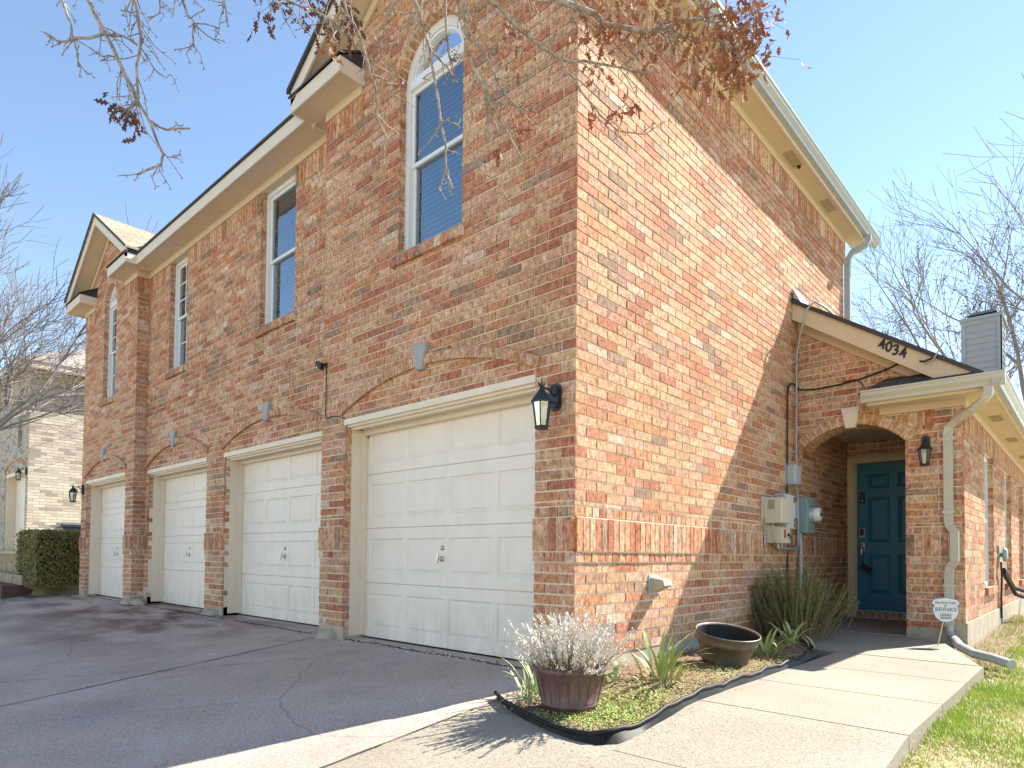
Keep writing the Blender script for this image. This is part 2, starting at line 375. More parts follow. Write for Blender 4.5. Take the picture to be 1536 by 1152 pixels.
# --- real laid bricks: every brick is its own island in front of a recessed mortar sheet
def brick_row(mb, P, U, Nn, a0, a1, z0, z1, L, off, holes=(), out=0., thick=.022, g=.0062, jit=.0018, mort=.0078):
    ivs = [(a0, a1)]
    for h0, h1 in holes:
        nv = []
        for p, q in ivs:
            if h1 <= p or h0 >= q: nv.append((p, q)); continue
            if h0 > p: nv.append((p, h0))
            if h1 < q: nv.append((h1, q))
        ivs = nv
    rd = random.uniform
    for p, q in ivs:
        if q-p < .012: continue
        A = P+U*p+Nn*(out-mort); B = P+U*q+Nn*(out-mort)
        mb.add([(A.x, A.y, z0), (B.x, B.y, z0), (B.x, B.y, z1), (A.x, A.y, z1)], [(0, 1, 2, 3)], 1)
        k = math.floor((p-off)/L)+1; cuts = [p]; tol = min(.05, L*.45)
        while off+k*L < q-tol:
            if off+k*L > p+tol: cuts.append(off+k*L)
            k += 1
        cuts.append(q)
        for s, e in zip(cuts, cuts[1:]):
            s2, e2 = s, e
            s2 += g*(1 if s > p else .1); e2 -= g*(1 if e < q else .02)
            j = rd(-jit, jit); zz0 = z0+g+rd(-.0012, .0012); zz1 = z1-g+rd(-.0012, .0012)
            vs = []
            for d in (out+j, out-thick):
                for u, z in ((s2, zz0), (e2, zz0), (e2, zz1), (s2, zz1)):
                    q3 = P+U*(u+rd(-.0012, .0012)*(0 if u in (a0, a1) else 1))+Nn*d
                    vs.append((q3.x, q3.y, z+rd(-.001, .001)))
            mb.add(vs, [(0, 1, 2, 3), (1, 0, 4, 5), (2, 1, 5, 6), (3, 2, 6, 7), (0, 3, 7, 4)], 0)
LB = .254
def rows_between(z0, z1, pitch=.0748):
    n = max(1, round((z1-z0)/pitch)); h = (z1-z0)/n
    return [(z0+i*h, z0+(i+1)*h) for i in range(n)]
LOW = rows_between(.111, .779, .0742); UP = rows_between(1.205, 5.02)
def wall_std(mb, P, U, Nn, a0, a1, holef, base=True, top=5.26, sold=True, band=.02, solh=None, upto=None):
    """standard stack of courses: lower courses, rowlock, soldiers, header, thin course, upper courses, top soldiers"""
    P, U, Nn = Vector(P), Vector(U), Vector(Nn)
    i = 0
    def hs(z0, z1): return holef((z0+z1)/2)
    for z0, z1 in LOW: brick_row(mb, P, U, Nn, a0, a1, z0, z1, LB, (i % 2)*LB/2, hs(z0, z1)); i += 1
    brick_row(mb, P, U, Nn, a0, a1, .779, .853, .087, .01, hs(.779, .853), band*.5)
    brick_row(mb, P, U, Nn, a0, a1, .853, 1.095, .0742, 0, hs(.853, 1.095), band)
    brick_row(mb, P, U, Nn, a0, a1, 1.095, 1.17, .087, .03, hs(1.095, 1.17), 0)
    brick_row(mb, P, U, Nn, a0, a1, 1.17, 1.205, LB, .08, hs(1.17, 1.205), 0)
    for z0, z1 in UP:
        if upto and z0 > upto: break
        brick_row(mb, P, U, Nn, a0, a1, z0, z1, LB, (i % 2)*LB/2, hs(z0, z1)); i += 1
    if sold:
        brick_row(mb, P, U, Nn, a0, a1, 5.02, top, .0742, .02, (solh((5.02+top)/2) if solh else hs(5.02, top)), .010)

# door and window openings on the front walls
D1, D2, D3, D4 = (-2.78, -.36), (-5.83, -3.41), (-8.60, -6.38), (-11.28, -9.14)
DOORZ = 2.13
W1, W2, W3, W4 = (-1.99, -1.16), (-4.95, -4.12), (-7.86, -7.20), (-10.47, -9.81)
def rect_holes(doors, wins):
    def f(z):
        h = []
        for d in doors:
            if z < DOORZ: h.append(d)
        for (a, b, z0, z1, arch) in wins:
            if z0 < z < z1: h.append((a, b))
            elif arch and z1 <= z < z1+(b-a)/2*arch+.037:
                z = max(z1, z-.037)
                r = (b-a)/2; t = (z-z1)/(r*arch); hw = r*math.sqrt(max(0, 1-t*t)); c = (a+b)/2
                h.append((c-hw, c+hw))
        return h
    return f

# ================================================================== THE HOUSE
house = thing('brick_house', (0, 0, 0), 'large two-storey red and tan brick house with white garage doors and blue front door', 'house')
YB, YM = 0.0, 0.17          # front plane of the bays / of the middle wall
# near bay front
mb = MB()
hf = rect_holes([D1], [(W1[0], W1[1], 3.50, 5.05, 1.0)])
wall_std(mb, (0, YB, 0), (1, 0, 0), (0, -1, 0), -3.2, 0, hf, solh=lambda z: [(-2.56, -.64)])
# gable courses above, clipped by the roof slope
GP = .64
def gable_rows(mb, x0, x1, P, z0, hole):
    c = (x0+x1)/2
    hw = (x1-x0)/2; ztop = 5.50+hw*GP
    z = 5.02; i = 0
    while z < ztop-.05:
        zz = z+.0745; zc = z+.037
        lim = hw if zc < 5.50 else hw-(zc-5.50)/GP
        a, b = c-lim, c+lim
        if zc < 5.26: a, b = x0+.64, x1-.64
        if b-a > .05: brick_row(mb, Vector(P), Vector((1, 0, 0)), Vector((0, -1, 0)), a, b, z, zz, LB, (i % 2)*LB/2, hole(zc))
        z = zz; i += 1
gable_rows(mb, -3.2, 0, (0, YB, 0), 5.02, hf)
mb.build('front_wall', [M_BRICK, M_MORT], house)
# middle front wall
mb = MB()
hf2 = rect_holes([D2, D3], [(W2[0], W2[1], 3.57, 5.27, 0), (W3[0], W3[1], 3.57, 5.27, 0)])
wall_std(mb, (0, YM, 0), (1, 0, 0), (0, -1, 0), -8.75, -3.2, hf2, top=5.26)
mb.build('front_wall', [M_BRICK, M_MORT], house)
# far bay
mb = MB()
hf4 = rect_holes([D4], [(W4[0], W4[1], 3.50, 5.20, 1.0)])
wall_std(mb, (0, YB, 0), (1, 0, 0), (0, -1, 0), -11.6, -8.75, hf4, solh=lambda z: [(-11.0, -9.35)])
gable_rows(mb, -11.6, -8.75, (0, YB, 0), 5.02, hf4)
mb.build('front_wall', [M_BRICK, M_MORT], house)
# return of the far bay (faces +X)
mb = MB()
wall_std(mb, (-8.75, 0, 0), (0, 1, 0), (1, 0, 0), .0015, YM, lambda z: [], top=5.26)
mb.build('bay_return_wall', [M_BRICK, M_MORT], house)
# side wall (faces +X), continues as left wall of the porch recess up to y 6.45
mb = MB()
def side_h(z):
    return []
wall_std(mb, (0, 0, 0), (0, 1, 0), (1, 0, 0), .0015, 6.28, side_h)
P0, U0, N0 = Vector((0, 0, 0)), Vector((0, 1, 0)), Vector((1, 0, 0))
i = 0
for z0, z1 in rows_between(.111, 2.5):
    brick_row(mb, P0, U0, N0, 6.28, 6.45, z0, z1, LB, (i % 2)*LB/2); i += 1
mb.build('side_wall', [M_BRICK, M_MORT], house)
# inner structure of the walls (core behind the brick skin; keeps light out)
mb = MB()
for a, b in ((-11.6, D4[0]-.0), (D4[1], -8.75), (-3.2, D1[0]), (D1[1], -.03)):
    mb.box((a+.02, .024, -.3), (b-.01, .34, 2.2))
mb.box((D2[1], .194, -.3), (-3.19, .40, 2.2)); mb.box((D3[1], .194, -.3), (D2[0], .40, 2.2)); mb.box((-8.76, .194, -.3), (D3[0], .40, 2.2))
mb.box((-8.95, .024, 2.2), (-8.78, .30, 5.2))
mb.build_each('wall_core_blocker', M_MORT, house)
# foundation strips
mb = MB()
mb.box((-.02, .004, -.35), (-.006, 6.3, .112)); mb.box((-.3, .004, -.35), (-.02, 6.3, .10))
for a, b in ((-3.2, D1[0]), (D1[1], -.004), (-11.6, D4[0]), (D4[1], -8.754)): mb.box((a, .004, -.4), (b, .3, .112))
for a, b in ((D2[1], -3.2), (D3[1], D2[0]), (-8.75, D3[0])): mb.box((a, .174, -.4), (b, .5, .112))
mb.build_each('foundation', M_FOUND, house)

# garage reveals (brick return on the left jamb), arches, keystones, doors
def arch_ring(mb, x0, x1, y, zs, zc, w=.085, out=.014, th=.03, k=30, N_=(0, -1, 0)):
    """segmental arch of rowlock bricks: chord x0..x1 at zs, crown zc (underside)"""
    h = zc-zs; c = (x1-x0)/2; Rr = (c*c+h*h)/(2*h); xm = (x0+x1)/2; zo = zc-Rr
    a1 = math.asin(c/Rr); n = max(8, round(2*a1*Rr/.082))
    Nn = Vector(N_)
    for i in range(n):
        tg = .0058/Rr; t0 = -a1+2*a1*i/n+tg; t1 = -a1+2*a1*(i+1)/n-tg
        j = random.uniform(-.0015, .0015)
        vs = []
        for d in (out+j, out-th):
            for (r, t) in ((Rr, t0), (Rr, t1), (Rr+w, t1), (Rr+w, t0)):
                vs.append(Vector((xm+r*math.sin(t), y, zo+r*math.cos(t)))+Nn*d)
        mb.add(vs, [(0, 1, 2, 3), (1, 0, 4, 5), (2, 1, 5, 6), (3, 2, 6, 7), (0, 3, 7, 4)], 0)
    # mortar between the voussoirs
    m = 24; vs = []
    for i in range(m+1):
        t = -a1+2*a1*i/m
        for r in (Rr, Rr+w): vs.append(Vector((xm+r*math.sin(t), y, zo+r*math.cos(t)))+Nn*(out-.006))
    mb.add(vs, [(2*i, 2*i+2, 2*i+3, 2*i+1) for i in range(m)], 1)

def panel_face(mb, x0, x1, z0, z1, y, rects, d=.011, i1=.012, i2=.04, mi=0, lift=.003):
    """flat face facing -Y with raised-and-fielded panels (rects list of x0,x1,z0,z1)"""
    xs = sorted({x0, x1, *[r[0] for r in rects], *[r[1] for r in rects]}); zs = sorted({z0, z1, *[r[2] for r in rects], *[r[3] for r in rects]})
    for a, b in zip(xs, xs[1:]):
        for c, e in zip(zs, zs[1:]):
            if any(r[0]-1e-6 <= a and b <= r[1]+1e-6 and r[2]-1e-6 <= c and e <= r[3]+1e-6 for r in rects): continue
            mb.add([(a, y, c), (b, y, c), (b, y, e), (a, y, e)], [(0, 1, 2, 3)], mi)
    for a, b, c, e in rects:
        vs = []
        for ins, dy in ((0, 0), (i1, d), (i1+.006, d), (i2, lift)):
            vs += [(a+ins, y+dy, c+ins), (b-ins, y+dy, c+ins), (b-ins, y+dy, e-ins), (a+ins, y+dy, e-ins)]
        fs = [(k*4+j, k*4+(j+1) % 4, k*4+4+(j+1) % 4, k*4+4+j) for k in range(3) for j in range(4)]
        fs.append((12, 13, 14, 15)); mb.add(vs, fs, mi)

def garage_door(dx, yw, style, lab):
    x0, x1 = dx; yd = yw+.25
    mb = MB()
    i = 0
    for z0, z1 in [(.111+.0742*k, .111+.0742*(k+1)) for k in range(27)]:
        brick_row(mb, Vector((x0, 0, 0)), Vector((0, 1, 0)), Vector((1, 0, 0)), yw+.0015, yw+.075, z0, z1, 1, .5); i += 1
    mb.build('jamb_bricks', [M_BRICK, M_MORT], house)
    fr = MB()
    fr.box((x0-.03, yw+.075, .03), (x0+.006, yw+.32, DOORZ)); fr.box((x1-.006, yw+.075, .03), (x1+.03, yw+.32, DOORZ))
    fr.box((x0+.006, yw+.20, .03), (x0+.028, yw+.248, 2.04)); fr.box((x1-.028, yw+.20, .03), (x1-.006, yw+.248, 2.04))
    fr.box((x0+.006, yw+.02, 2.055), (x1-.006, yw+.32, 2.128)); fr.box((x0-.004, yw-.012, 2.075), (x1+.004, yw+.02, 2.13))
    fr.box((x0+.006, yw+.19, 2.0), (x1-.006, yw+.248, 2.055)); fr.box((x0+.01, yw+.06, 2.035), (x1-.01, yw+.1, 2.055))
    fo = fr.build('door_frame', M_JAMB, house)
    d = MB(); W = x1-x0-.012; a = x0+.006; b = x1-.006
    n = 4; st = .06; pw = (W-st*(n+1)-.02)/n
    for k in range(4):
        z0 = .012+k*.5334+.004; z1 = .012+(k+1)*.5334-.004
        rs = []
        if not (style == 'worn' and k == 0):
            for j in range(n):
                px = a+.01+st+j*(pw+st); rs.append((px, px+pw, z0+.10, z1-.10))
        panel_face(d, a, b, z0, z1, yd, rs)
        d.add([(a, yd, z1), (b, yd, z1), (b, yd+.012, z1+.004), (a, yd+.012, z1+.004)], [(0, 1, 2, 3)])
        d.add([(a, yd+.012, z0-.004), (b, yd+.012, z0-.004), (b, yd, z0), (a, yd, z0)], [(0, 1, 2, 3)])
        if style == 'worn' and k == 0:
            for zz in (.19, .38): d.box((a, yd-.004, zz), (b, yd+.0, zz+.012))
            d.box((a+.9, yd-.004, .19), (a+.912, yd, .38))
    d.box((a, yd+.014, 0), (b, yd+.04, 2.15))
    do = d.build('garage_door', M_DOORW, house)
    if lab: do['label'] = lab
    h = MB(); xc = (x0+x1)/2-.06
    h.lathe((xc, yd, .885), [(0, .012), (.011, .012), (.018, .006), (.02, 0)], 20, axis=(0, -1, 0))
    h.lathe((xc-.005, yd, .79), [(0, .05), (.008, .05), (.009, .01), (.022, .006), (.024, 0)], 14, axis=(0, -1, 0))
    h.obox((xc-.005, yd-.048, .79), Vector((.012, 0, .042)), Vector((0, .007, 0)), Vector((.007, 0, -.002)))
    h.build('handle', M_CHROME, do)
    g = MB(); g.box((a, yd-.004, .004), (b, yd+.02, .014)); g.build('door_seal', M_BLKPL, do)
    # arch and keystone
    ar = MB(); arch_ring(ar, x0-.06, x1+.02, yw, 2.175, 2.435, .08, .032, .05); ar.build('brick_arch', [M_BRICKT, M_MORT], house)
    xm = (x0+x1)/2-.06
    kb = MB(); kb.prism([(xm-.048, yw-.035, 2.40), (xm+.048, yw-.035, 2.40), (xm+.095, yw-.035, 2.62), (xm-.095, yw-.035, 2.62)], (0, .05, 0))
    kb.prism([(xm-.04, yw-.041, 2.41), (xm+.04, yw-.041, 2.41), (xm+.084, yw-.041, 2.608), (xm-.084, yw-.041, 2.608)], (0, .01, 0))
    kb.build('keystone', M_KEY, house)
garage_door(D1, YB, 'std', 'white panelled garage door beside the house corner, nearest of the four')
garage_door(D2, YM, 'std', None)
garage_door(D3, YM, 'worn', 'garage door with a cracked plain bottom section')
garage_door(D4, YB, 'worn', None)
# lumps of mortar under the pillars
mb = MB()
for x, y in ((-3.0, -.01), (-3.14, .02), (-6.1, .15), (-8.68, .05), (-8.85, -.02)):
    for k in range(3):
        xx = x+random.uniform(-.12, .12); mb.lathe((xx, y+.02, -.02), [(.10, 0), (.085, .05), (.05, .085), (0, .10)], 9)
mb.build_each('footing_mortar', M_FOUND, house)

# windows ---------------------------------------------------------------
def window(wx, z0, z1, yw, arch, grid, blinds, rail, rec=.085):
    a, b = wx; y = yw+rec; fw = .056
    f = MB()
    zt = z1
    f.box((a-.01, yw+.07, z0), (a+fw, yw+.16, zt)); f.box((b-fw, yw+.07, z0), (b+.01, yw+.16, zt))
    f.box((a+fw, yw+.07, z0), (b-fw, yw+.16, z0+fw*.8))
    if arch: f.box((a+fw, yw+.066, zt-.03), (b-fw, yw+.16, zt+.06))
    else: f.box((a+fw, yw+.07, zt-fw), (b-fw, yw+.16, zt))
    top = zt-.03 if arch else zt-fw
    # sashes
    sw = .035
    for (s0, s1, yy) in ((rail-.015, top, y+.012), (z0+fw*.8, rail+.02, y+.034)):
        A, B = a+fw, b-fw
        f.box((A, yy, s0), (A+sw, yy+.03, s1)); f.box((B-sw, yy, s0), (B, yy+.03, s1))
        f.box((A+sw, yy, s0), (B-sw, yy+.03, s0+sw)); f.box((A+sw, yy, s1-sw), (B-sw, yy+.03, s1))
        if grid:
            xm = (A+B)/2; f.box((xm-.008, yy+.004, s0+sw), (xm+.008, yy+.012, s1-sw))
            nr = 3 if s1 == top else 2
            for k in range(1, nr):
                zz = s0+sw+(s1-s0-2*sw)*k/nr; f.box((A+sw, yy+.005, zz-.008), (xm-.008, yy+.011, zz+.008)); f.box((xm+.008, yy+.005, zz-.008), (B-sw, yy+.011, zz+.008))
    r = (b-a)/2; xm = (a+b)/2
    if arch:
        m = 28; prev = None
        for yy0, yy1, r0, r1 in ((yw+.07, yw+.16, r+.01, r-.075), (yw+.085, yw+.15, r-.0755, r-.10)):
            vs = []
            for i in range(m+1):
                t = math.pi*i/m
                for (yy, rr) in ((yy0, r0), (yy0, r1), (yy1, r1), (yy1, r0)): vs.append((xm-rr*math.cos(t), yy, zt+.06*min(1, 4*(math.sin(t)))*0+rr*math.sin(t)))
            fs = [(i*4+j, i*4+(j+1) % 4, i*4+4+(j+1) % 4, i*4+4+j) for i in range(m) for j in range(4)]
            f.add(vs, fs, 0)
        if grid:
            for t in (math.pi/4*1, math.pi/2, math.pi*3/4):
                p = Vector((xm, y+.01, zt+.05)); q = Vector((xm-(r-.08)*math.cos(t), y+.01, zt+(r-.08)*math.sin(t))); dd = (q-p).normalized()
                f.obox((p+q)/2, dd*((q-p).length/2), Vector((0, .005, 0)), dd.cross(Vector((0, 1, 0)))*.008)
    fo = f.build('window', M_VINYL, house)
    g = MB()
    g.add([(a+fw+sw, y+.024, rail+.01), (b-fw-sw, y+.024, rail+.01), (b-fw-sw, y+.024, top-sw), (a+fw+sw, y+.024, top-sw)], [(0, 1, 2, 3)])
    g.build('pane', M_GLASS, fo)
    g = MB()
    g.add([(a+fw+sw, y+.046, z0+fw), (b-fw-sw, y+.046, z0+fw), (b-fw-sw, y+.046, rail-.01), (a+fw+sw, y+.046, rail-.01)], [(0, 1, 2, 3)])
    g.build('pane', M_GLASS, fo)
    if arch:
        g = MB(); m = 20; rr = r-.09
        vs = [(xm-rr*math.cos(math.pi*i/m), y+.03, zt+max(.055, rr*math.sin(math.pi*i/m))) for i in range(m+1)]
        g.add(vs, [list(range(m+1))]); g.build('pane', M_GLASS, fo)
    bl = MB(); ztop = z1+(.4 if arch else 0)
    if blinds:
        z = z0+.06
        while z < (z1-.04 if not arch else z1-.03):
            e1, e2 = random.uniform(-.004, .004), random.uniform(-.004, .004); e3 = random.uniform(.034, .042)
            bl.add([(a+.06, y+.088, z+e1), (b-.06, y+.088, z+e2), (b-.06, y+.110, z+e2+e3), (a+.06, y+.110, z+e1+e3)], [(0, 1, 2, 3)]); z += .046
        for xx in (a+.2, b-.2): bl.box((xx-.002, y+.084, z0+.05), (xx+.002, y+.086, z))
        bl.build('blind', M_BLIND, fo)
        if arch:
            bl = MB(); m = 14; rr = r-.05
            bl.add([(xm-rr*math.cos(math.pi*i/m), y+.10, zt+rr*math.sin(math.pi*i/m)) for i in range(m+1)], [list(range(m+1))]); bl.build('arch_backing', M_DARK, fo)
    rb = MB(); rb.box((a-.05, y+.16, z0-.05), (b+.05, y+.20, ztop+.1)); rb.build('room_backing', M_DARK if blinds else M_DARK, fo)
    if not blinds:
        c = MB(); m = 14
        vs = []
        for i in range(m+1):
            x = a+.05+(b-a-.1)*.45*i/m; vs += [(x, y+.12+.012*math.sin(i*2.2), z0+.05), (x, y+.12+.012*math.sin(i*2.2), z1-.05)]
        c.add(vs, [(2*i, 2*i+2, 2*i+3, 2*i+1) for i in range(m)]); c.build('curtain', M_CURT, fo)
    # brick rowlock sill
    s = MB(); n = round((b-a+.10)/.082); wdt = (b-a+.10)/n
    for k in range(n):
        x0 = a-.07+k*wdt+.004; x1 = x0+wdt-.008; j = random.uniform(-.002, .002)
        s.add([(x0, yw-.035+j, z0-.10), (x1, yw-.035+j, z0-.10), (x1, yw-.03+j, z0-.012), (x0, yw-.03+j, z0-.012), (x0, yw+.09, z0-.10), (x1, yw+.09, z0-.10), (x1, yw+.09, z0-.002), (x0, yw+.09, z0-.002)],
              [(0, 1, 2, 3), (1, 5, 6, 2), (4, 0, 3, 7), (3, 2, 6, 7), (1, 0, 4, 5)], 0)
    s.box((a-.066, yw-.027, z0-.096), (b+.03, yw+.08, z0-.016), 1)
    s.build('window_sill', [M_BRICK, M_MORT], house)
    # brick reveal, left side and over the arch
    rv = MB(); i = 0
    for q0, q1 in rows_between(z0, z1):
        brick_row(rv, Vector((a-.0, 0, 0)), Vector((0, 1, 0)), Vector((1, 0, 0)), yw+.0015, yw+.07, q0, q1, 1, .5); i += 1
    if arch:
        n = 16
        for i in range(n):
            t0 = math.pi*i/n+.012; t1 = math.pi*(i+1)/n-.012; vs = []
            for yy in (yw-.010, yw+.07):
                for rr, t in ((r, t0), (r, t1), (r+.10, t1), (r+.10, t0)): vs.append((xm-rr*math.cos(t), yy, zt+rr*math.sin(t)))
            rv.add(vs, [(0, 1, 2, 3), (0, 4, 5, 1), (1, 5, 6, 2), (2, 6, 7, 3), (3, 7, 4, 0)])
        vs = []
        for i in range(m+1):
            t = math.pi*i/m
            for yy, rr in ((yw+.069, r+.003), (yw-.002, r+.003), (yw-.002, r+.105)): vs.append((xm-rr*math.cos(t), yy, zt+rr*math.sin(t)))
        rv.add(vs, [f for i in range(m) for f in ((i*3, i*3+1, i*3+4, i*3+3), (i*3+1, i*3+2, i*3+5, i*3+4))], 1)
    rv.build('window_reveal', [M_BRICK, M_MORT], house)
    return fo
window(W1, 3.50, 5.05, YB, True, False, True, 4.33)['label'] = 'tall arched window with closed blinds and no glazing bars'
window(W2, 3.57, 5.27, YM, False, False, True, 4.40)
window(W3, 3.57, 5.27, YM, False, True, False, 4.40)
window(W4, 3.50, 5.20, YB, True, True, False, 4.36)['label'] = 'narrow arched window with white glazing bars'

# eaves ---------------------------------------------------------------
ZS = 5.355      # soffit
def soffit_piece(mb, x0, x1, y0, y1, z=ZS, th=.02):
    mb.box((x0, y0, z), (x1, y1, z+th))
so_, fa, fz, dr = MB(), MB(), MB(), MB()
# main middle front: wall YM, overhang .27
soffit_piece(so_, -8.5, -3.45, -.098, YM+.1); fa.box((-8.5, -.12, ZS-.012), (-3.45, -.10, ZS+.135))
fz.box((-8.75, YM-.022, 5.262), (-3.2, YM+.02, ZS)); dr.box((-8.45, -.145, ZS+.137), (-3.5, .1, ZS+.16))
for x in (-7.35, -6.13, -4.9, -3.9): so_.box((x, -.09, ZS-.003), (x+.006, YM-.03, ZS))
# returns of both bays: boxes
def bay_eave(x0, x1):
    for a, b in ((x0-.26, x0+.64), (x1-.64, x1+.26)):
        soffit_piece(so_, a+.02, b-.02, -.25, YB+.02)
        fa.box((a, -.272, ZS-.012), (b, -.252, ZS+.135)); fa.box((a, -.252, ZS-.012), (a+.02, (YM if a > -9 and a < -3.3 else .3), ZS+.135)); fa.box((b-.02, -.252, ZS-.012), (b, (.0 if b < x1 else .3), ZS+.135))
        fz.box((max(a+.26, x0) if a < x0 else a+.02, -.022, 5.262), (b-.02 if b < x1 else x1, 0, ZS))
        # little roof on the box
        z = ZS+.137
        dr.add([(a-.02, -.295, z), (b+.02, -.295, z), (b+.02, 0, z+.17), (a-.02, 0, z+.17), (a-.02, -.295, z+.02), (b+.02, -.295, z+.02), (b+.02, 0, z+.19), (a-.02, 0, z+.19)],
               [(3, 2, 1, 0), (4, 5, 6, 7), (0, 1, 5, 4), (1, 2, 6, 5), (2, 3, 7, 6), (3, 0, 4, 7)])
        dr.add([(a, -.27, z), (a, 0, z), (a, 0, z+.17)], [(0, 1, 2)]); dr.add([(b, -.27, z), (b, 0, z), (b, 0, z+.17)], [(0, 1, 2)])
bay_eave(-3.2, 0.0); bay_eave(-11.6, -8.75)
# side eave
soffit_piece(so_, 0.0, .198, -.25, 6.7); fa.box((.2, -.27, ZS-.012), (.22, 6.72, ZS+.135)); fa.box((0, 6.70, ZS-.012), (.2, 6.72, ZS+.135))
fz.box((0, .0, 5.262), (.022, 6.30, ZS)); dr.box((.0, -.2, ZS+.137), (.25, 6.7, ZS+.15))
fz.box((-.02, 6.283, 5.0), (.02, 6.31, ZS))
for a, b in ((-8.75, -8.5), (-3.45, -3.2)): so_.box((a, .021, ZS), (b, .30, ZS+.02))
fz.box((-8.75, 0, 5.262), (-8.728, YM-.022, ZS))
for w_ in (W2, W3): fz.box((w_[0], YM+.02, 5.272), (w_[1], YM+.22, 5.35))
so_.build_each('soffit', M_SOFF, house); fa.build_each('fascia', M_TRIM, house); fz.build_each('frieze_board', M_SOFF, house); dr.build_each('drip_edge', M_DRIP, house)
for y in (2.15, 3.75, 5.05):
    v = MB(); v.box((.055, y, ZS-.006), (.16, y+.36, ZS-.001))
    for k in range(9): v.box((.065, y+.03+k*.036, ZS-.009), (.15, y+.04+k*.036, ZS-.006))
    v.build('soffit_vent', M_SVENT, house)
v = MB(); v.tube([(.12, 4.1, ZS), (.12, 4.1, ZS-.03)], .02, 8); v.build('soffit_hole_cap', M_BLACK, house)
def gutter(mb, p0, p1, outv, h=.11, wd=.10):
    """K-style gutter from p0 to p1 (back bottom corner), opening up"""
    p0, p1, o = Vector(p0), Vector(p1), Vector(outv)
    prof = [(0, h), (0, 0), (wd*.55, 0), (wd*.62, h*.25), (wd*.95, h*.55), (wd*.95, h*.80), (wd*1.06, h*.86), (wd*1.06, h), (wd*.96, h), (wd*.90, h*.82), (wd*.55, h*.3), (wd*.5, .012), (.008, .012), (.008, h)]
    n = len(prof)
    A = [p0+o*a+Vector((0, 0, b)) for a, b in prof]; B = [p1+o*a+Vector((0, 0, b)) for a, b in prof]
    mb.add(A+B, [(i, (i+1) % n, n+(i+1) % n, n+i) for i in range(n)])
    for Q in (A, B): mb.add([Q[0], Q[1], Q[2], Q[3], Q[4], Q[5], Q[6], Q[7]], [list(range(8))])
g = MB(); gutter(g, (.221, -.3, ZS+.02), (.221, 6.95, ZS+.02), (1, 0, 0), .115, .10); g.build('gutter', M_GUTG, house)
g = MB()
g.rtube([(.28, 6.45, ZS+.02), (.28, 6.45, ZS-.05), (.25, 6.43, ZS-.12), (.10, 6.36, ZS-.2), (.05, 6.33, ZS-.3), (.04, 6.33, ZS-.4), (.04, 6.33, 3.7)], .06, .075, (0, 1, 0))
g.build('downspout', M_GUTG, house)
# rakes of the two gables, gable roofs
def gable_roof(x0, x1, depth, sname):
    c = (x0+x1)/2; o = .26; zb = ZS+.30; hw = (x1-x0)/2+o; zt = zb+hw*GP-.08
    zb = zt-hw*GP
    rk, rs = MB(), MB()
    for sgn in (-1, 1):
        e = Vector((c+sgn*hw, 0, zb)); t = Vector((c, 0, zt)); d = (t-e).normalized()
        lo = Vector((0, 0, -.16))
        A = [Vector((e.x, -.272, e.z)), Vector((t.x, -.272, t.z)), Vector((t.x, -.272, t.z))+lo, Vector((e.x, -.272, e.z))+lo]
        rk.prism(A, (0, .022, 0))
        q = Vector((0, 0, -.155)); B = [p+Vector((0, .024, 0))+q*.93 for p in (A[0], A[1])]
        rs.add([B[0], B[1], B[1]+Vector((0, .26, 0)), B[0]+Vector((0, .26, 0))], [(0, 1, 2, 3)])
        F = [Vector((e.x, -.024, e.z-.17)), Vector((t.x, -.024, t.z-.17)), Vector((t.x, -.024, t.z-.27)), Vector((e.x, -.024, e.z-.27))]
        rs.prism(F, (0, .022, 0))
    rk.build('rake_board', M_TRIM, house); rs.build('rake_soffit', M_SOFF, house)
    r = MB()
    for sgn in (-1, 1):
        ex, tx = c+sgn*(hw+.03), c
        ez, tz = zb-.02, zt
        r.add([(ex, -.30, ez), (tx, -.30, tz), (tx, depth, tz), (ex, depth, ez), (ex, -.30, ez+.035), (tx, -.30, tz+.035), (tx, depth, tz+.035), (ex, depth, ez+.035)],
              [(3, 2, 1, 0), (4, 5, 6, 7), (0, 1, 5, 4), (1, 2, 6, 5), (2, 3, 7, 6), (3, 0, 4, 7)])
    r.build('gable_roof', M_SHING if sname else M_SHIND, house, roofuv)
    d = MB()
    for sgn in (-1, 1):
        ex, tx = c+sgn*(hw+.035), c
        d.prism([(ex, -.305, zb-.03), (tx, -.305, zt-.004), (tx, -.305, zt+.045), (ex, -.305, zb+.02)], (0, .012, 0))
    d.build('rake_drip', M_DRIP, house)
gable_roof(-3.2, 0, 2.4, 0); gable_roof(-11.6, -8.75, 2.4, 1)
# main hip roof
r = MB(); z = ZS+.15; W_, H_ = 3.25, 2.05
r.add([(-11.85, .12, z), (.24, .12, z), (.24, 6.7, z), (-11.85, 6.7, z), (-8.4, 3.28, z+H_), (-3.2, 3.28, z+H_)], [(0, 1, 5, 4), (1, 2, 5), (2, 3, 4, 5), (3, 0, 4), (3, 2, 1, 0)])
r.build('main_roof', M_SHING, house, roofuv)
# hidden side and rear walls
b = MB(); b.box((-11.6, .36, -.3), (-11.5, 6.28, 5.35)); b.box((-11.6, 6.2, -.3), (-.03, 6.28, 5.35)); b.box((-11.5, .45, 5.28), (-.03, 6.2, 5.34))
b.build('rear_walls', M_FBRICK, house, BX)

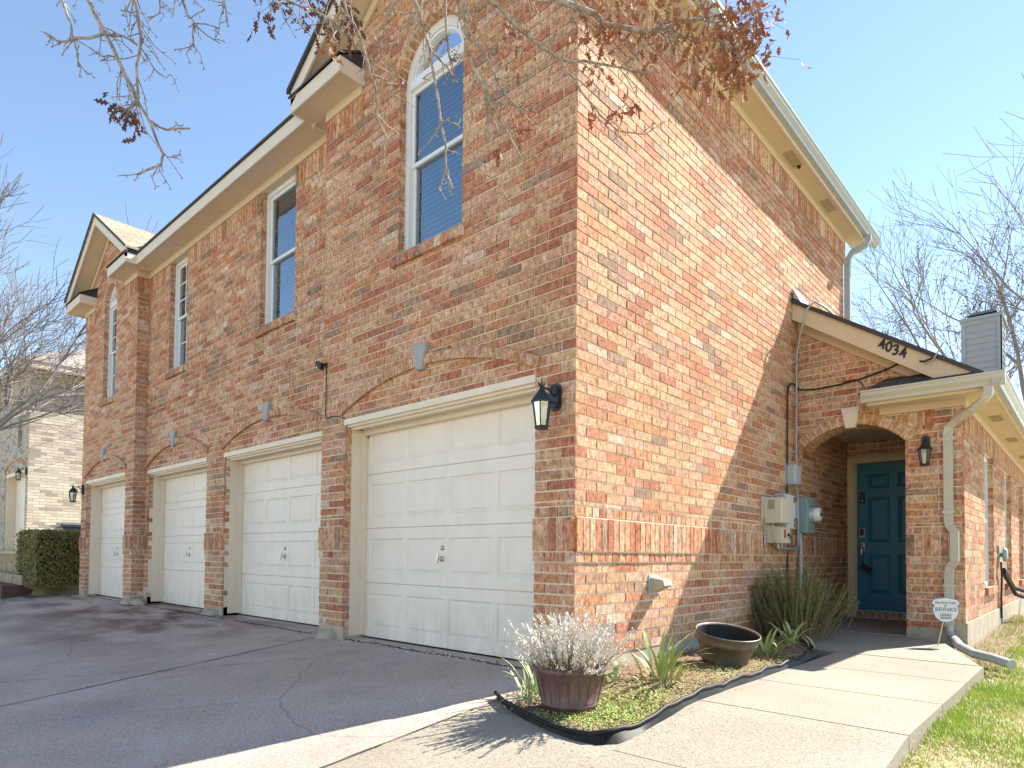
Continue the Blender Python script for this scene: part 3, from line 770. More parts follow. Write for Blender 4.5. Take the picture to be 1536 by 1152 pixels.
# ---------------------------------------------------------------- porch wing
YP, XW = 4.42, 1.62
RT = 3.86   # roof top at x=0 on the front edge
MP = .66
mb = MB(); P = Vector((0, YP, 0)); U = Vector((1, 0, 0)); Nn = Vector((0, -1, 0))
AX0, AX1, AZS, AZC = .035, 1.10, 2.10, 2.34
_c = (AX1-AX0)/2; _h = AZC-AZS; _R = (_c*_c+_h*_h)/(2*_h)
def ph(z):
    if z < AZS: return [(AX0, AX1)]
    if z < AZC+.037:
        z = max(AZS, z-.037)
        hw = math.sqrt(max(0, _R*_R-(z-(AZC-_R))**2)); return [((AX0+AX1)/2-hw, (AX0+AX1)/2+hw)]
    return []
i = 0
def lim(z): return min(XW-.003, (3.60-z)/MP)
for z0, z1 in LOW: brick_row(mb, P, U, Nn, .001, XW-.0015, z0, z1, LB*.75, (i % 2)*LB*.37, ph((z0+z1)/2)); i += 1
brick_row(mb, P, U, Nn, .001, XW-.0015, .779, .853, .087, .01, ph(.8), .01)
brick_row(mb, P, U, Nn, .001, XW-.0015, .853, 1.095, .0742, 0, ph(.9), .02)
brick_row(mb, P, U, Nn, .001, XW-.0015, 1.095, 1.17, .087, .03, ph(1.1))
brick_row(mb, P, U, Nn, .001, XW-.0015, 1.17, 1.205, LB, .08, ph(1.19))
for z0, z1 in rows_between(1.205, 3.50):
    l = lim(z1)
    if z1 < 2.44: l = XW-.0015
    if z0 > 2.2 and z1 < 2.44:
        brick_row(mb, P, U, Nn, .001, 1.08, z0, z1, LB, (i % 2)*LB/2, ph((z0+z1)/2)); brick_row(mb, P, U, Nn, 1.36, XW-.0015, z0, z1, LB, (i % 2)*LB/2)
    elif l > .05: brick_row(mb, P, U, Nn, .001, l, z0, z1, LB, (i % 2)*LB/2, ph((z0+z1)/2))
    i += 1
brick_row(mb, P, U, Nn, 1.08, 1.36, 2.20, 2.44, .0742, .01)
mb.build('porch_wall', [M_BRICK, M_MORT], house)
mb = MB(); arch_ring(mb, AX0-.01, AX1+.02, YP, AZS-.01, AZC, .11, .016, .10); mb.build('brick_arch', [M_BRICKT, M_MORT], house)
# intrados of the arch
mb = MB(); n = 14; a1 = math.asin(_c/_R)
for k in range(n):
    t0 = -a1+2*a1*k/n+.0075; t1 = -a1+2*a1*(k+1)/n-.0075
    for y0, y1 in ((YP+.002, YP+.105), (YP+.112, YP+.215), (YP+.222, YP+.32)):
        vs = [((AX0+AX1)/2+rr*math.sin(t), y, AZC-_R+rr*math.cos(t)) for y in (y0, y1) for rr, t in ((_R, t0), (_R, t1), (_R+.03, t1), (_R+.03, t0))]
        mb.add(vs, [(0, 1, 2, 3), (4, 5, 1, 0), (7, 6, 5, 4), (5, 6, 2, 1), (0, 3, 7, 4)])
vs = []
for k in range(n+1):
    t = -a1+2*a1*k/n
    for y in (YP+.003, YP+.32): vs.append(((AX0+AX1)/2+(_R+.006)*math.sin(t), y, AZC-_R+(_R+.006)*math.cos(t)))
mb.add(vs, [(2*k, 2*k+1, 2*k+3, 2*k+2) for k in range(n)], 1)
mb.build('arch_soffit', [M_BRICKT, M_MORT], house)
kb = MB(); xm = .57; kb.prism([(xm-.05, YP-.04, 2.30), (xm+.05, YP-.04, 2.30), (xm+.095, YP-.04, 2.53), (xm-.095, YP-.04, 2.53)], (0, .06, 0))
kb.prism([(xm-.042, YP-.046, 2.312), (xm+.042, YP-.046, 2.312), (xm+.084, YP-.046, 2.518), (xm-.084, YP-.046, 2.518)], (0, .01, 0)); kb.build('keystone', M_TRIM, house)
# recess: back wall, right wall, ceiling, core of pillar
mb = MB(); YD = 6.45
for k, (z0, z1) in enumerate(rows_between(-.0, 2.5)):
    brick_row(mb, Vector((0, YD, 0)), U, Nn, .0, 1.1, z0, z1, LB, (k % 2)*LB/2, [(.02, 1.08)] if z0 < 2.2 else [])
mb.build('recess_wall', [M_BRICK, M_MORT], house)
mb = MB(); mb.box((1.10, YP+.023, -.3), (1.135, YD, 2.45)); mb.box((1.135, YP+.023, -.3), (XW-.024, YP+.3, 2.45)); mb.box((0.0, YP+.33, 2.46), (1.5, YD, 2.5)); mb.box((0.03, YP+.023, 2.40), (1.3, YP+.3, 2.5)); mb.box((-.02, YP+.024, 2.5), (.03, YP+.1, 3.5))
mb.box((0.0, YD+.025, 2.2), (1.3, YD+.1, 2.5)); mb.build('porch_core', M_SOFF, house)
# pillar inner bricks (face -X hidden from the front but real)
mb = MB()
for k, (z0, z1) in enumerate(rows_between(.0, 2.42)):
    brick_row(mb, Vector((1.10, 0, 0)), Vector((0, -1, 0)), Vector((-1, 0, 0)), -YD, -YP-.0015, z0, z1, LB, (k % 2)*LB/2)
mb.build('recess_wall', [M_BRICK, M_MORT], house)
# front door
fr = MB(); fr.box((.001, YD-.03, .02), (.095, YD+.06, 2.24)); fr.box((1.02, YD-.03, .02), (1.075, YD+.06, 2.24)); fr.box((.095, YD-.03, 2.16), (1.02, YD+.06, 2.24))
fr.box((.095, YD+.0, .1), (.112, YD+.05, 2.16)); fr.build('door_frame', M_TAN, house)
d = MB(); a, b, zz0, zz1 = .114, 1.016, .125, 2.156; pw = (b-a-.12*2-.10)/2
cols = ((a+.14, a+.14+pw-.02), (b-.14-pw+.02, b-.14)); rs = []
for c0, c1 in cols: rs += [(c0, c1, zz0+.23, zz0+.76), (c0, c1, zz0+.93, zz0+1.56), (c0, c1, zz0+1.68, zz0+1.88)]
panel_face(d, a, b, zz0, zz1, YD+.02, rs, .014, .014, .05)
d.box((a, YD+.04, zz0), (b, YD+.07, zz1)); dob = d.build('front_door', M_BLUE, house)
h = MB(); h.box((.15, YD-.006, 1.60), (.215, YD+.018, 1.76), 0); h.lathe((.183, YD-.006, 1.64), [(0, .004), (.012, .004), (.014, 0)], 14, axis=(0, -1, 0), mi=1); h.build('doorbell', [M_BLACK, M_CHROME], dob)
h = MB(); h.box((.145, YD-.01, 1.12), (.215, YD+.018, 1.25)); h.box((.152, YD-.016, 1.155), (.208, YD-.009, 1.24), 1); h.build('keypad_lock', [M_CHROME, M_BLACK], dob)
h = MB(); h.box((.155, YD-.0, .93), (.215, YD+.018, 1.05)); h.tube([(.185, YD-.0, 1.02), (.185, YD-.05, 1.0), (.185, YD-.06, .95), (.185, YD-.055, .82), (.185, YD-.01, .76)], .011, 8); h.build('handle', M_CHROME, dob)
h = MB(); h.obox((.24, YD-.07, .70), Vector((.06, 0, -.035)), Vector((0, .02, 0)), Vector((.02, 0, .034))); h.tube([(.19, YD-.05, .80), (.20, YD-.07, .75), (.22, YD-.07, .72)], .006, 6); h.build('lock_box', M_BLKPL, dob)
s = MB(); k = 0; x = .11
while x < 1.02:
    s.add([(x+.004, YD-.06, .02), (x+.078, YD-.06, .02), (x+.078, YD-.058, .098), (x+.004, YD-.058, .098), (x+.004, YD+.0, .02), (x+.078, YD, .02), (x+.078, YD, .104), (x+.004, YD, .104)], [(0, 1, 2, 3), (1, 5, 6, 2), (4, 0, 3, 7), (3, 2, 6, 7)]); x += .082
s.box((.1, YD-.055, .0), (1.05, YD-.001, .096), 1); s.build('door_sill', [M_BRICK, M_MORT], house)
s = MB(); s.box((.1, YD-.045, .104), (1.03, YD+.06, .122)); s.build('threshold', M_GALV, house)
# rake board, soffit, gable trim of the porch
rk = MB(); yb = YP-.20
b = MB(); b.prism([(.001, YP+.012, 2.52), (1.5, YP+.012, 2.52), (1.5, YP+.012, RT-MP*1.5-.06), (.001, YP+.012, RT-.06)], (0, .09, 0)); b.build('gable_core', M_MORT, house)
def rz(x, dz=0): return RT-MP*x+dz
rk.prism([(.0, yb, rz(0, -.04)), (1.78, yb, rz(1.78, -.04)), (1.62, yb, rz(1.70, -.21)), (.0, yb, rz(0, -.24))], (0, .025, 0)); rk.build('rake_board', M_SOFF, house)
rs = MB(); rs.prism([(.0, yb+.025, rz(0, -.225)), (1.6, yb+.025, rz(1.6, -.225)), (1.6, yb+.025, rz(1.6, -.205)), (0, yb+.025, rz(0, -.205))], (0, .2, 0))
rs.prism([(.0, YP-.022, rz(0, -.33)), (1.5, YP-.022, rz(1.5, -.33)), (1.5, YP-.022, rz(1.5, -.20)), (0, YP-.022, rz(0, -.20))], (0, .02, 0)); rs.build('rake_soffit', M_SOFF, house)
r = MB()
r.add([(0.001, yb-.03, rz(0, -.035)), (1.92, yb-.03, rz(1.92, -.035)), (1.92, 14, rz(1.92, -.035)), (0.001, 14, rz(0, -.035)), (0.001, yb-.03, rz(0)), (1.92, yb-.03, rz(1.92)), (1.92, 14, rz(1.92)), (0.001, 14, rz(0))],
      [(3, 2, 1, 0), (4, 5, 6, 7), (0, 1, 5, 4), (1, 2, 6, 5), (2, 3, 7, 6), (3, 0, 4, 7)])
# skirt roof over the front box
zf = 2.60
r.add([(.72, YP-.34, zf), (1.92, YP-.34, zf), (1.62, YP-.0, zf+.20), (.92, YP-.0, zf+.20)], [(0, 1, 2, 3)]); r.add([(.72, YP-.34, zf), (.92, YP, zf+.20), (.72, YP, zf)], [(0, 1, 2)])
r.build('wing_roof', M_SHIND, house, roofuv)
f = MB(); f.prism([(0.0, yb-.036, rz(0, -.045)), (1.90, yb-.036, rz(1.90, -.045)), (1.90, yb-.036, rz(1.90, .004)), (0, yb-.036, rz(0, .004))], (0, .03, 0)); f.build('drip_edge', M_DRIP, house)
f = MB(); f.add([(.0125, YP-.22, rz(0, .02)), (.0125, YP+.35, rz(0, .02)), (.0125, YP+.35, rz(0, .13)), (.0125, YP-.22, rz(0, .13))], [(0, 1, 2, 3)]); f.prism([(.014, YP-.22, rz(0, .01)), (.10, YP-.22, rz(.1, .01)), (.014, YP-.22, rz(0, .13))], (0, .4, 0)); f.build('roof_flashing', M_GALV, house)
# eave boxes, soffits, gutters
e = MB(); zs = 2.475
e.box((.80, YP-.27, zs), (1.87, YP, zs+.02)); e.box((XW, YP, zs), (1.87, 14, zs+.02))
e.box((.80, YP-.29, zs-.01), (1.87, YP-.27, zs+.10)); e.box((.80, YP-.27, zs-.01), (.82, YP, zs+.10)); e.box((1.87, YP-.29, zs-.01), (1.89, 14, zs+.10))
e.box((.86, YP-.024, 2.40), (XW+.022, YP, zs)); e.box((XW, YP, 2.38), (XW+.022, 14, zs))
e.build('wing_soffit', M_SOFF, house)
for y in (5.6, 7.4, 9.4):
    v = MB(); v.box((XW+.08, y, zs-.006), (XW+.2, y+.38, zs-.001)); 
    for k in range(8): v.box((XW+.09, y+.03+k*.042, zs-.009), (XW+.19, y+.042+k*.042, zs-.006))
    v.build('soffit_vent', M_SVENT, house)
g = MB(); gutter(g, (.76, YP-.291, zs+.02), (1.99, YP-.291, zs+.02), (0, -1, 0), .12, .10); g.build('gutter', M_GUT, house)
g = MB(); gutter(g, (1.891, YP-.38, zs+.022), (1.891, 13.9, zs+.022), (1, 0, 0), .118, .095); g.build('gutter', M_GUTG, house)
g = MB()
xd = 1.47; yd = YP-.045
pth = [(1.86, YP-.33, zs+.02), (1.86, YP-.33, zs-.06), (1.83, YP-.32, zs-.10), (1.72, YP-.24, zs-.17), (1.56, YP-.10, zs-.23), (1.50, yd, zs-.29), (xd+.02, yd, zs-.36), (xd+.02, yd, 1.22), (xd+.03, yd, 1.17), (xd+.075, yd-.03, 1.10), (xd+.075, yd-.03, .82), (xd+.03, yd, .75), (xd+.02, yd, .70), (xd+.02, yd, .14)]
g.rtube(pth, .072, .055, (1, -.15, 0))
for z in (2.05, 1.3, .55): g.box((xd-.03, yd-.033, z), (xd+.07, yd+.04, z+.025))
g.build('downspout', M_GUT, house)
g = MB(); pth = [(xd+.02, yd, .16), (xd+.02, yd-.005, .08), (xd+.05, yd-.06, .035), (1.58, 4.1, .03), (1.66, 3.75, .02), (1.80, 3.45, .0), (1.95, 3.25, .0), (2.10, 3.08, -.02)]
P_ = []; rr = []
for k in range(len(pth)-1):
    p, q = Vector(pth[k]), Vector(pth[k+1]); n = max(2, int((q-p).length/.012))
    for j in range(n):
        P_.append(p.lerp(q, j/n)); rr.append(.036+(.004 if len(rr) % 2 else 0)+(.0 if k > 1 else 0))
g.tube(P_, rr, 10); g.build('downspout_extension', M_GUTG, house)
# right wall of the wing
mb = MB()
WW = [(5.98, 6.85), (8.2, 9.1), (10.4, 11.2)]
def wh(z): return [w for w in WW] if .50 < z < 2.14 else []
P = Vector((XW, 0, 0)); U = Vector((0, 1, 0)); Nn = Vector((1, 0, 0)); i = 0
for z0, z1 in rows_between(.185, .779): brick_row(mb, P, U, Nn, YP+.0, 13, z0, z1, LB, (i % 2)*LB/2, wh((z0+z1)/2)); i += 1
for z0, z1 in rows_between(.779, 2.14): brick_row(mb, P, U, Nn, YP+.0, 13, z0, z1, LB, (i % 2)*LB/2, wh((z0+z1)/2)); i += 1
brick_row(mb, P, U, Nn, YP, 13, 2.14, 2.38, .0742, 0, [], .01)
mb.build('wing_wall', [M_BRICK, M_MORT], house)
for w0, w1 in WW:
    f = MB(); x = XW-.07
    f.box((x-.05, w0, .50), (x+.012, w0+.06, 2.14)); f.box((x-.05, w1-.06, .50), (x+.012, w1, 2.14)); f.box((x-.05, w0+.06, 2.08), (x+.012, w1-.06, 2.14)); f.box((x-.05, w0+.06, .50), (x+.012, w1-.06, .56)); f.box((x-.04, w0+.06, 1.30), (x+.004, w1-.06, 1.35))
    fo = f.build('window', M_VINYL, house)
    g = MB(); g.add([(x-.02, w0+.06, .56), (x-.02, w1-.06, .56), (x-.02, w1-.06, 2.08), (x-.02, w0+.06, 2.08)], [(0, 1, 2, 3)]); g.build('pane', M_GLASS, fo)
    g = MB(); g.box((x-.12, w0-.02, .45), (x-.10, w1+.02, 2.2)); g.build('blind', M_BLIND, fo)
    g = MB(); 
    for k, (z0, z1) in enumerate(rows_between(.5, 2.14)): brick_row(g, Vector((0, w1, 0)), Vector((1, 0, 0)), Vector((0, -1, 0)), XW-.08, XW-.003, z0, z1, .11, (k % 2)*.055)
    g.box((XW-.08, w0, 2.142), (XW-.012, w1, 2.16), 1)
    g.build('window_reveal', [M_BRICK, M_MORT], house)
    g = MB(); y = w0-.06
    while y < w1+.02: g.box((XW-.06, y+.004, .41), (XW+.035, y+.076, .496)); y += .081
    g.build('window_sill', M_BRICK, house)
f = MB(); f.box((XW-.4, YP+.0, -.3), (XW+.015, 13, .184)); f.box((.95, YP-.012, -.3), (XW+.015, YP+.2, .085)) if False else None
f.box((1.10, YP-.004, -.3), (XW+.015, YP-.0, .09)); f.build('foundation', M_FOUND, house)
b = MB(); b.box((.0, 12.9, -.3), (XW-.03, 13.0, 3.6)); b.box((.0, YD+.1, -.2), (.02, 13, 3.8)); b.build('rear_walls', M_FBRICK, house, BX)
b = MB(); b.box((-.3, YD+.027, -.2), (.12, YD+.1, 2.62)); b.build('wall_core_blocker', M_MORT, house)  # hidden box added to block a light leak beside the door frame
b = MB(); b.box((-.12, 6.29, -.2), (-.026, YD+.02, 2.62)); b.build('wall_core_blocker', M_MORT, house)  # second unseen blocker behind the side wall, added against the same light leak
# address digits on the rake board
def text_mesh(body, size, mat, name, loc, rot, parent=None, ext=.003, font_sp=1.0, shear=0):
    cu = bpy.data.curves.new(name, 'FONT'); cu.body = body; cu.size = size; cu.extrude = ext; cu.space_character = font_sp; cu.shear = shear; cu.offset = size*.022 if size > .1 else 0
    cu.align_x = 'CENTER'; cu.align_y = 'CENTER'; cu.resolution_u = 3
    o = bpy.data.objects.new(name, cu); COL.objects.link(o)
    dg = bpy.context.evaluated_depsgraph_get(); me = bpy.data.meshes.new_from_object(o.evaluated_get(dg))
    bpy.data.objects.remove(o); me.materials.clear(); me.materials.append(mat); me.name = name
    o = bpy.data.objects.new(name, me); COL.objects.link(o); o.location = loc; o.rotation_euler = rot
    if parent: o.parent = parent
    return o
for ch, x, dz in (('4', .925, .0), ('0', .990, .0), ('3', 1.055, -.003), ('4', 1.12, -.006)):
    t = text_mesh(ch, .150, M_INKB, 'house_number', (x, yb-.006, rz(x, -.125)+dz), (R(90), 0, 0), house, .004, 1, .12); t.scale = (.95, 1.0, 1)

# chimney
ch = MB(); YC = 11.0; cx0, cx1 = .76, 1.36
ch.box((cx0+.06, YC+.01, 2.3), (cx1-.005, YC+.75, 5.30), 1)
z = 2.4
while z < 5.20:
    ch.add([(cx0+.05, YC-.012, z), (cx1-.05, YC-.012, z), (cx1-.05, YC+.0, z+.115), (cx0+.05, YC+.0, z+.115)], [(0, 1, 2, 3)], 0)
    ch.add([(cx0+.05, YC+.0, z), (cx1-.05, YC+.0, z), (cx1-.05, YC-.012, z), (cx0+.05, YC-.012, z)], [(0, 1, 2, 3)], 0); 
    ch.add([(cx1+.007, YC+.05, z), (cx1+.007, YC+.72, z), (cx1-.004, YC+.72, z+.115), (cx1-.004, YC+.05, z+.115)], [(0, 1, 2, 3)], 0); z += .115
for x in (cx0, cx1-.06): ch.box((x, YC-.022, 2.3), (x+.07, YC+.06, 5.26), 2)
ch.box((cx1-.01, YC-.022, 2.3), (cx1+.014, YC+.07, 5.26), 2); ch.box((cx0+.07, YC-.02, 5.19), (cx1-.06, YC+.02, 5.26), 2)
ch.box((cx0-.02, YC-.04, 5.26), (cx1+.03, YC+.80, 5.32), 2)
ch.build('chimney', [M_SIDING, M_SIDTRIM, M_SIDTRIM], house)
cc = MB(); cc.box((cx0+.12, YC+.1, 5.32), (cx1-.08, YC+.55, 5.37)); cc.prism([(cx0+.08, YC+.05, 5.38), (cx1-.06, YC+.05, 5.38), (cx1-.13, YC+.15, 5.46), (cx0+.17, YC+.15, 5.46)], (0, .45, 0)); cc.build('chimney_cap', M_BLACK, house)

# ================================================================== fittings on the walls
def lantern(name, loc, label, arm, group):
    t = thing(name, (0, 0, 0), label, 'wall lamp', group)
    # local: wall plane y=0, lamp hangs towards -y
    if arm:
        p = MB(); pts = []
        for (x, z) in ((-.045, -.10), (-.06, -.07), (-.06, .07), (-.045, .10), (-.02, .115), (.02, .115), (.045, .10), (.06, .07), (.06, -.07), (.045, -.10), (.02, -.125), (-.02, -.125)): pts.append((x, 0, z))
        p.prism(pts, (0, -.022, 0)); p.prism([(x*.75, -.022, z*.8) for x, _, z in pts], (0, -.01, 0)); p.build('back_plate', M_BLACK, t)
        a = MB(); a.tube([(0, -.03, .0), (0, -.10, .045), (0, -.20, .05), (0, -.235, .075)], [.011, .010, .010, .006], 8)
        for s0, c in ((1, (.02, .06)), (1, (.07, -.02))):
            sp = []
            for k in range(22):
                an = k*.42; rr_ = .034*(1-k/26); sp.append((0, -c[0]-.06-rr_*math.cos(an), c[1]+rr_*math.sin(an)))
            a.tube(sp, .0055, 5)
        a.tube([(0, -.03, -.05), (0, -.09, -.07), (0, -.13, -.02), (0, -.17, .03)], .006, 6)
        a.tube([(0, -.20, .03), (0, -.20, .13)], [.012, .003], 8)
        for dx, dy in ((-.03, 0), (.03, 0), (0, -.04)): a.tube([(0, -.20, .055), (dx, -.20+dy, .065), (dx*1.3, -.20+dy*1.3, .095)], [.007, .006, .003], 5)
        a.build('arm', M_BLACK, t); c = Vector((0, -.20, 0))
    else:
        p = MB(); p.prism([(-.055, 0, -.16), (.055, 0, -.16), (.055, 0, .10), (.03, 0, .14), (-.03, 0, .14), (-.055, 0, .10)], (0, -.02, 0)); p.build('back_plate', M_BLACK, t)
        a = MB(); a.tube([(0, -.02, .05), (0, -.06, .08), (0, -.10, .06)], .014, 8); a.build('arm', M_BLACK, t); c = Vector((0, -.10, 0))
    r = MB(); q = 6
    r.lathe(c, [(.012, .055), (.02, .04), (.028, .02), (.055, -.02), (.085, -.06), (.098, -.075), (.098, -.085), (.0, -.085)], q, smooth=False); r.build('cap', M_BLACK, t)
    f = MB()
    for k in range(q):
        an = 2*math.pi*k/q; d = Vector((math.cos(an), math.sin(an), 0))
        f.tube([c+d*.080+Vector((0, 0, -.083)), c+d*.052+Vector((0, 0, -.29))], .0065, 5)
    f.lathe(c, [(.0, -.285), (.058, -.285), (.064, -.30), (.06, -.312), (0, -.318)], q, smooth=False)
    f.build('cage', M_BLACK, t)
    g = MB(); g.lathe(c, [(.076, -.086), (.049, -.285)], q, smooth=False); g.build('glass', M_LGLASS, t)
    b = MB(); b.lathe(c, [(.0, -.12), (.02, -.13), (.024, -.17), (.018, -.22), (.016, -.28)], 10); b.build('bulb', M_BULB, t)
    t.location = loc; t.scale = (.80,)*3 if arm else (.72,)*3
    return t
LG = 'black wall lanterns'
l1 = lantern('wall_lantern', (-.165, -.004, 1.935), 'black wall lantern on scrolled arm right of the nearest garage door', True, LG)
copy_thing(l1, (-11.5, -.004, 1.99), 'small far wall lantern on arm beside the hedge, at the left end of the house', 0, LG)
l3 = lantern('wall_lantern', (1.29, YP-.004, 2.03), 'black six-sided wall lantern on the brick post right of the blue door', False, LG)

t = thing('security_light', (-3.13, YB-.004, 2.74), 'small black floodlight on the wall between the two nearest garage doors', 'floodlight')
m = MB(); m.lathe((0, 0, 0), [(.035, 0), (.035, .02), (.02, .04), (0, .045)], 14, axis=(0, -1, 0)); m.tube([(0, -.03, 0), (-.02, -.07, -.02)], .014, 8); m.build('bracket', M_BLACK, t).parent = t
m = MB(); ax = Vector((.03, -.0, .06)); m.obox((-.05, -.10, -.03), Vector((.028, -.01, .05)), Vector((.05, .02, -.026)), Vector((.012, -.04, -.006))); m.build('lamp_head', M_BLACK, t)
m = MB(); m.obox((-.075, -.135, -.035), Vector((.006, -.002, .042)), Vector((.012, .005, -.006)), Vector((.003, -.009, -.002))); m.build('lens', M_VINYL, t)
for o in t.children: o.matrix_parent_inverse = Matrix.Identity(4)
t.scale = (.60,)*3
m = MB(); m.tube([(-3.12, -.012, 2.72), (-3.115, -.013, 2.5), (-3.12, -.012, 2.2), (-3.10, -.013, 2.175), (-3.0, -.02, 2.19), (-2.93, -.03, 2.18), (-2.88, -.03, 2.17), (-2.80, -.02, 2.155), (-2.77, .04, 2.11), (-2.768, .12, 2.06), (-2.76, .19, 2.05), (-2.74, .235, 2.04), (-2.738, .24, 1.98)], .005, 6)
tag(m.build('electric_cable', M_CABLE), 'thin black cable from the floodlight down to the garage door trim', 'cable')

def wallbox(name, mats, lab, cat, base): return thing(name, base, lab, cat)
def pbox(t, name, a, b, mat, bev=0):
    m = MB(); m.box(a, b)
    o = m.build(name, mat, t)
    if bev:
        md = o.modifiers.new('bevel', 'BEVEL'); md.width = bev; md.segments = 2
    return o
t = thing('junction_box', (0, 4.02, 1.65), 'upright light grey plastic box on the brick wall, above the other utility boxes', 'utility box')
pbox(t, 'cover', (.012, 3.97, 1.655), (.12, 4.16, 1.89), M_BOXG, .02); pbox(t, 'back_plate', (.001, 3.96, 1.64), (.014, 4.18, 1.905), M_BOXG)
pbox(t, 'latch', (.118, 4.055, 1.68), (.126, 4.075, 1.86), M_BOXG)
t = thing('network_box', (0, 3.45, 1.0), 'large cream utility box with a smaller cream box under it', 'utility box')
pbox(t, 'upper_cover', (.012, 3.30, 1.19), (.20, 3.60, 1.46), M_BOXC, .012); pbox(t, 'back_plate', (.001, 3.27, 1.17), (.013, 3.62, 1.475), M_BOXC)
m = MB(); m.prism([(.012, 3.36, 1.18), (.17, 3.36, 1.15), (.17, 3.36, .985), (.012, 3.36, .985)], (0, .28, 0)); m.build('lower_box', M_BOXC, t)
m = MB()
for k in range(9): m.box((.06, 3.296, 1.34+k*.011), (.13, 3.2985, 1.3445+k*.011))
m.build('vent_label', M_INK, t)
pbox(t, 'warning_label', (.172, 3.45, 1.04), (.1745, 3.50, 1.13), M_LABEL)
m = MB(); m.lathe((.171, 3.57, 1.075), [(0, .006), (.02, .006), (.022, 0)], 14, axis=(1, 0, 0)); m.tube([(.185, 3.57, 1.08), (.195, 3.565, 1.05), (.185, 3.57, 1.03)], .006, 6); m.build('lock', M_BLACK, t)
m = MB(); m.tube([(.10, 3.31, 1.20), (.11, 3.30, 1.05), (.12, 3.35, .98), (.10, 3.42, .95)], .007, 6); m.tube([(.03, 3.29, 1.25), (.03, 3.285, .95)], .009, 6)
m.tube([(.09, 3.5, .985), (.09, 3.5, .93)], .02, 10); m.tube([(.09, 3.6, .985), (.09, 3.6, .94)], .014, 8); m.build_each('connector', M_GALV, t)
t = thing('breaker_box', (0, 3.82, 1.1), 'flat pale grey utility box with red stickers between the cream box and the meter', 'utility box')
pbox(t, 'cover', (.012, 3.66, 1.15), (.13, 3.92, 1.52), M_BOXW, .006); pbox(t, 'top_flange', (.001, 3.64, 1.50), (.10, 3.94, 1.535), M_BOXG)
pbox(t, 'sticker', (.131, 3.86, 1.44), (.1325, 3.91, 1.505), M_LABEL); pbox(t, 'sticker', (.131, 3.87, 1.165), (.1325, 3.915, 1.215), M_LABEL); pbox(t, 'sticker', (.131, 3.88, 1.225), (.1325, 3.91, 1.265), M_INKB)
t = thing('cable_box', (0, 4.05, 1.2), 'small grey box with knobs squeezed beside the electric meter', 'utility box')
pbox(t, 'cover', (.001, 3.96, 1.28), (.09, 4.14, 1.47), M_BOXG, .008); pbox(t, 'lower_cover', (.001, 4.0, 1.17), (.07, 4.12, 1.27), M_BOXW, .006)
m = MB()
for z in (1.2, 1.24): m.lathe((.07, 4.06, z), [(.015, 0), (.015, .02), (0, .022)], 12, axis=(1, 0, 0))
m.build('knob', M_GALV, t)
t = thing('electric_meter', (0, 4.5, 1.1), 'round glass electric meter on a tall green-grey metal box', 'electric meter')
M_MET = pm('meter_box_paint', (.26, .38, .40), (.22, .33, .35), 6, .45)
pbox(t, 'meter_box', (.001, 4.34, 1.12), (.12, 4.62, 1.54), M_MET, .008)
m = MB(); m.lathe((.118, 4.48, 1.34), [(.098, 0), (.098, .03), (.088, .035), (.085, .05)], 28, axis=(1, 0, 0)); m.build('meter_ring', M_GALV, t)
m = MB(); m.lathe((.15, 4.48, 1.34), [(.084, 0), (.082, .065), (.07, .08), (0, .084)], 28, axis=(1, 0, 0)); m.build('meter_glass', M_SIGN, t)
m = MB(); m.box((.2355, 4.445, 1.32), (.2375, 4.51, 1.36)); m.box((.2355, 4.44, 1.375), (.2372, 4.52, 1.385)); m.build('meter_display', M_INKB, t)
m = MB(); m.tube([(.045, 4.30, 1.12), (.045, 4.34, 1.0), (.045, 4.36, .05)], .028, 12); m.build('ground_pipe', M_GALV, t)
for k in range(7):
    if k == 0: mm_ = MB()
    mm_.lathe((.07, 4.339, 1.17+k*.055), [(.005, 0), (0, .003)], 8, axis=(0, -1, 0))
mm_.build('rivets', M_GALV, t)
# conduit over the roof edge down to the boxes
m = MB(); m.tube([(.42, 4.75, 3.60), (.34, 4.3, 3.70), (.27, 4.14, 3.74), (.20, 4.10, 3.66), (.10, 4.18, 3.42), (.045, 4.235, 3.22), (.04, 4.24, 3.1), (.04, 4.22, 2.0), (.04, 4.20, 1.88)], .012, 8)
m.tube([(.05, 4.15, 1.66), (.05, 4.22, 1.58), (.05, 4.24, 1.5), (.05, 4.24, 1.02), (.06, 4.20, .95), (.07, 4.0, .93), (.085, 3.55, .93)], .016, 8)
for z in (3.1, 2.6, 2.05): m.box((.001, 4.20, z), (.056, 4.28, z+.02))
tag(m.build('metal_conduit', M_GALV), 'thin grey metal conduit bent over the porch roof edge and down the corner', 'conduit')
m = MB()
m.tube([(.02, 3.98, 1.45), (.02, 3.99, 2.0), (.02, 4.0, 2.68), (.02, 4.03, 2.78), (.022, 4.10, 2.84), (.024, 4.2, 2.85), (.024, 4.38, 2.82), (.04, 4.40, 2.82), (.2, 4.398, 2.80), (.45, 4.396, 2.81), (.7, 4.395, 2.84), (.95, 4.39, 2.90), (1.05, 4.37, 2.93), (1.18, 4.3, 2.92), (1.32, 4.19, 2.86), (1.42, 4.16, 2.88)], .010, 6)
m.tube([(.5, 4.40, 2.83), (.62, 4.395, 2.84), (.68, 4.39, 2.80), (.72, 4.36, 2.73)], .006, 6)
m.tube([(.02, 3.98, 1.2), (.02, 3.99, .8), (.02, 3.99, .1)], .011, 6)
tag(m.build('black_cable', M_CABLE), 'thick black cable rising beside the conduit and crossing above the porch arch', 'cable')
m = MB(); m.tube([(1.32, 4.17, 2.83), (1.40, 4.15, 2.85), (1.46, 4.12, 2.93), (1.50, 4.1, 3.0)], .008, 6)
tag(m.build('loose_wire', M_GALV), 'pale loose wire end sticking up from the porch roof edge near the house number', 'wire')
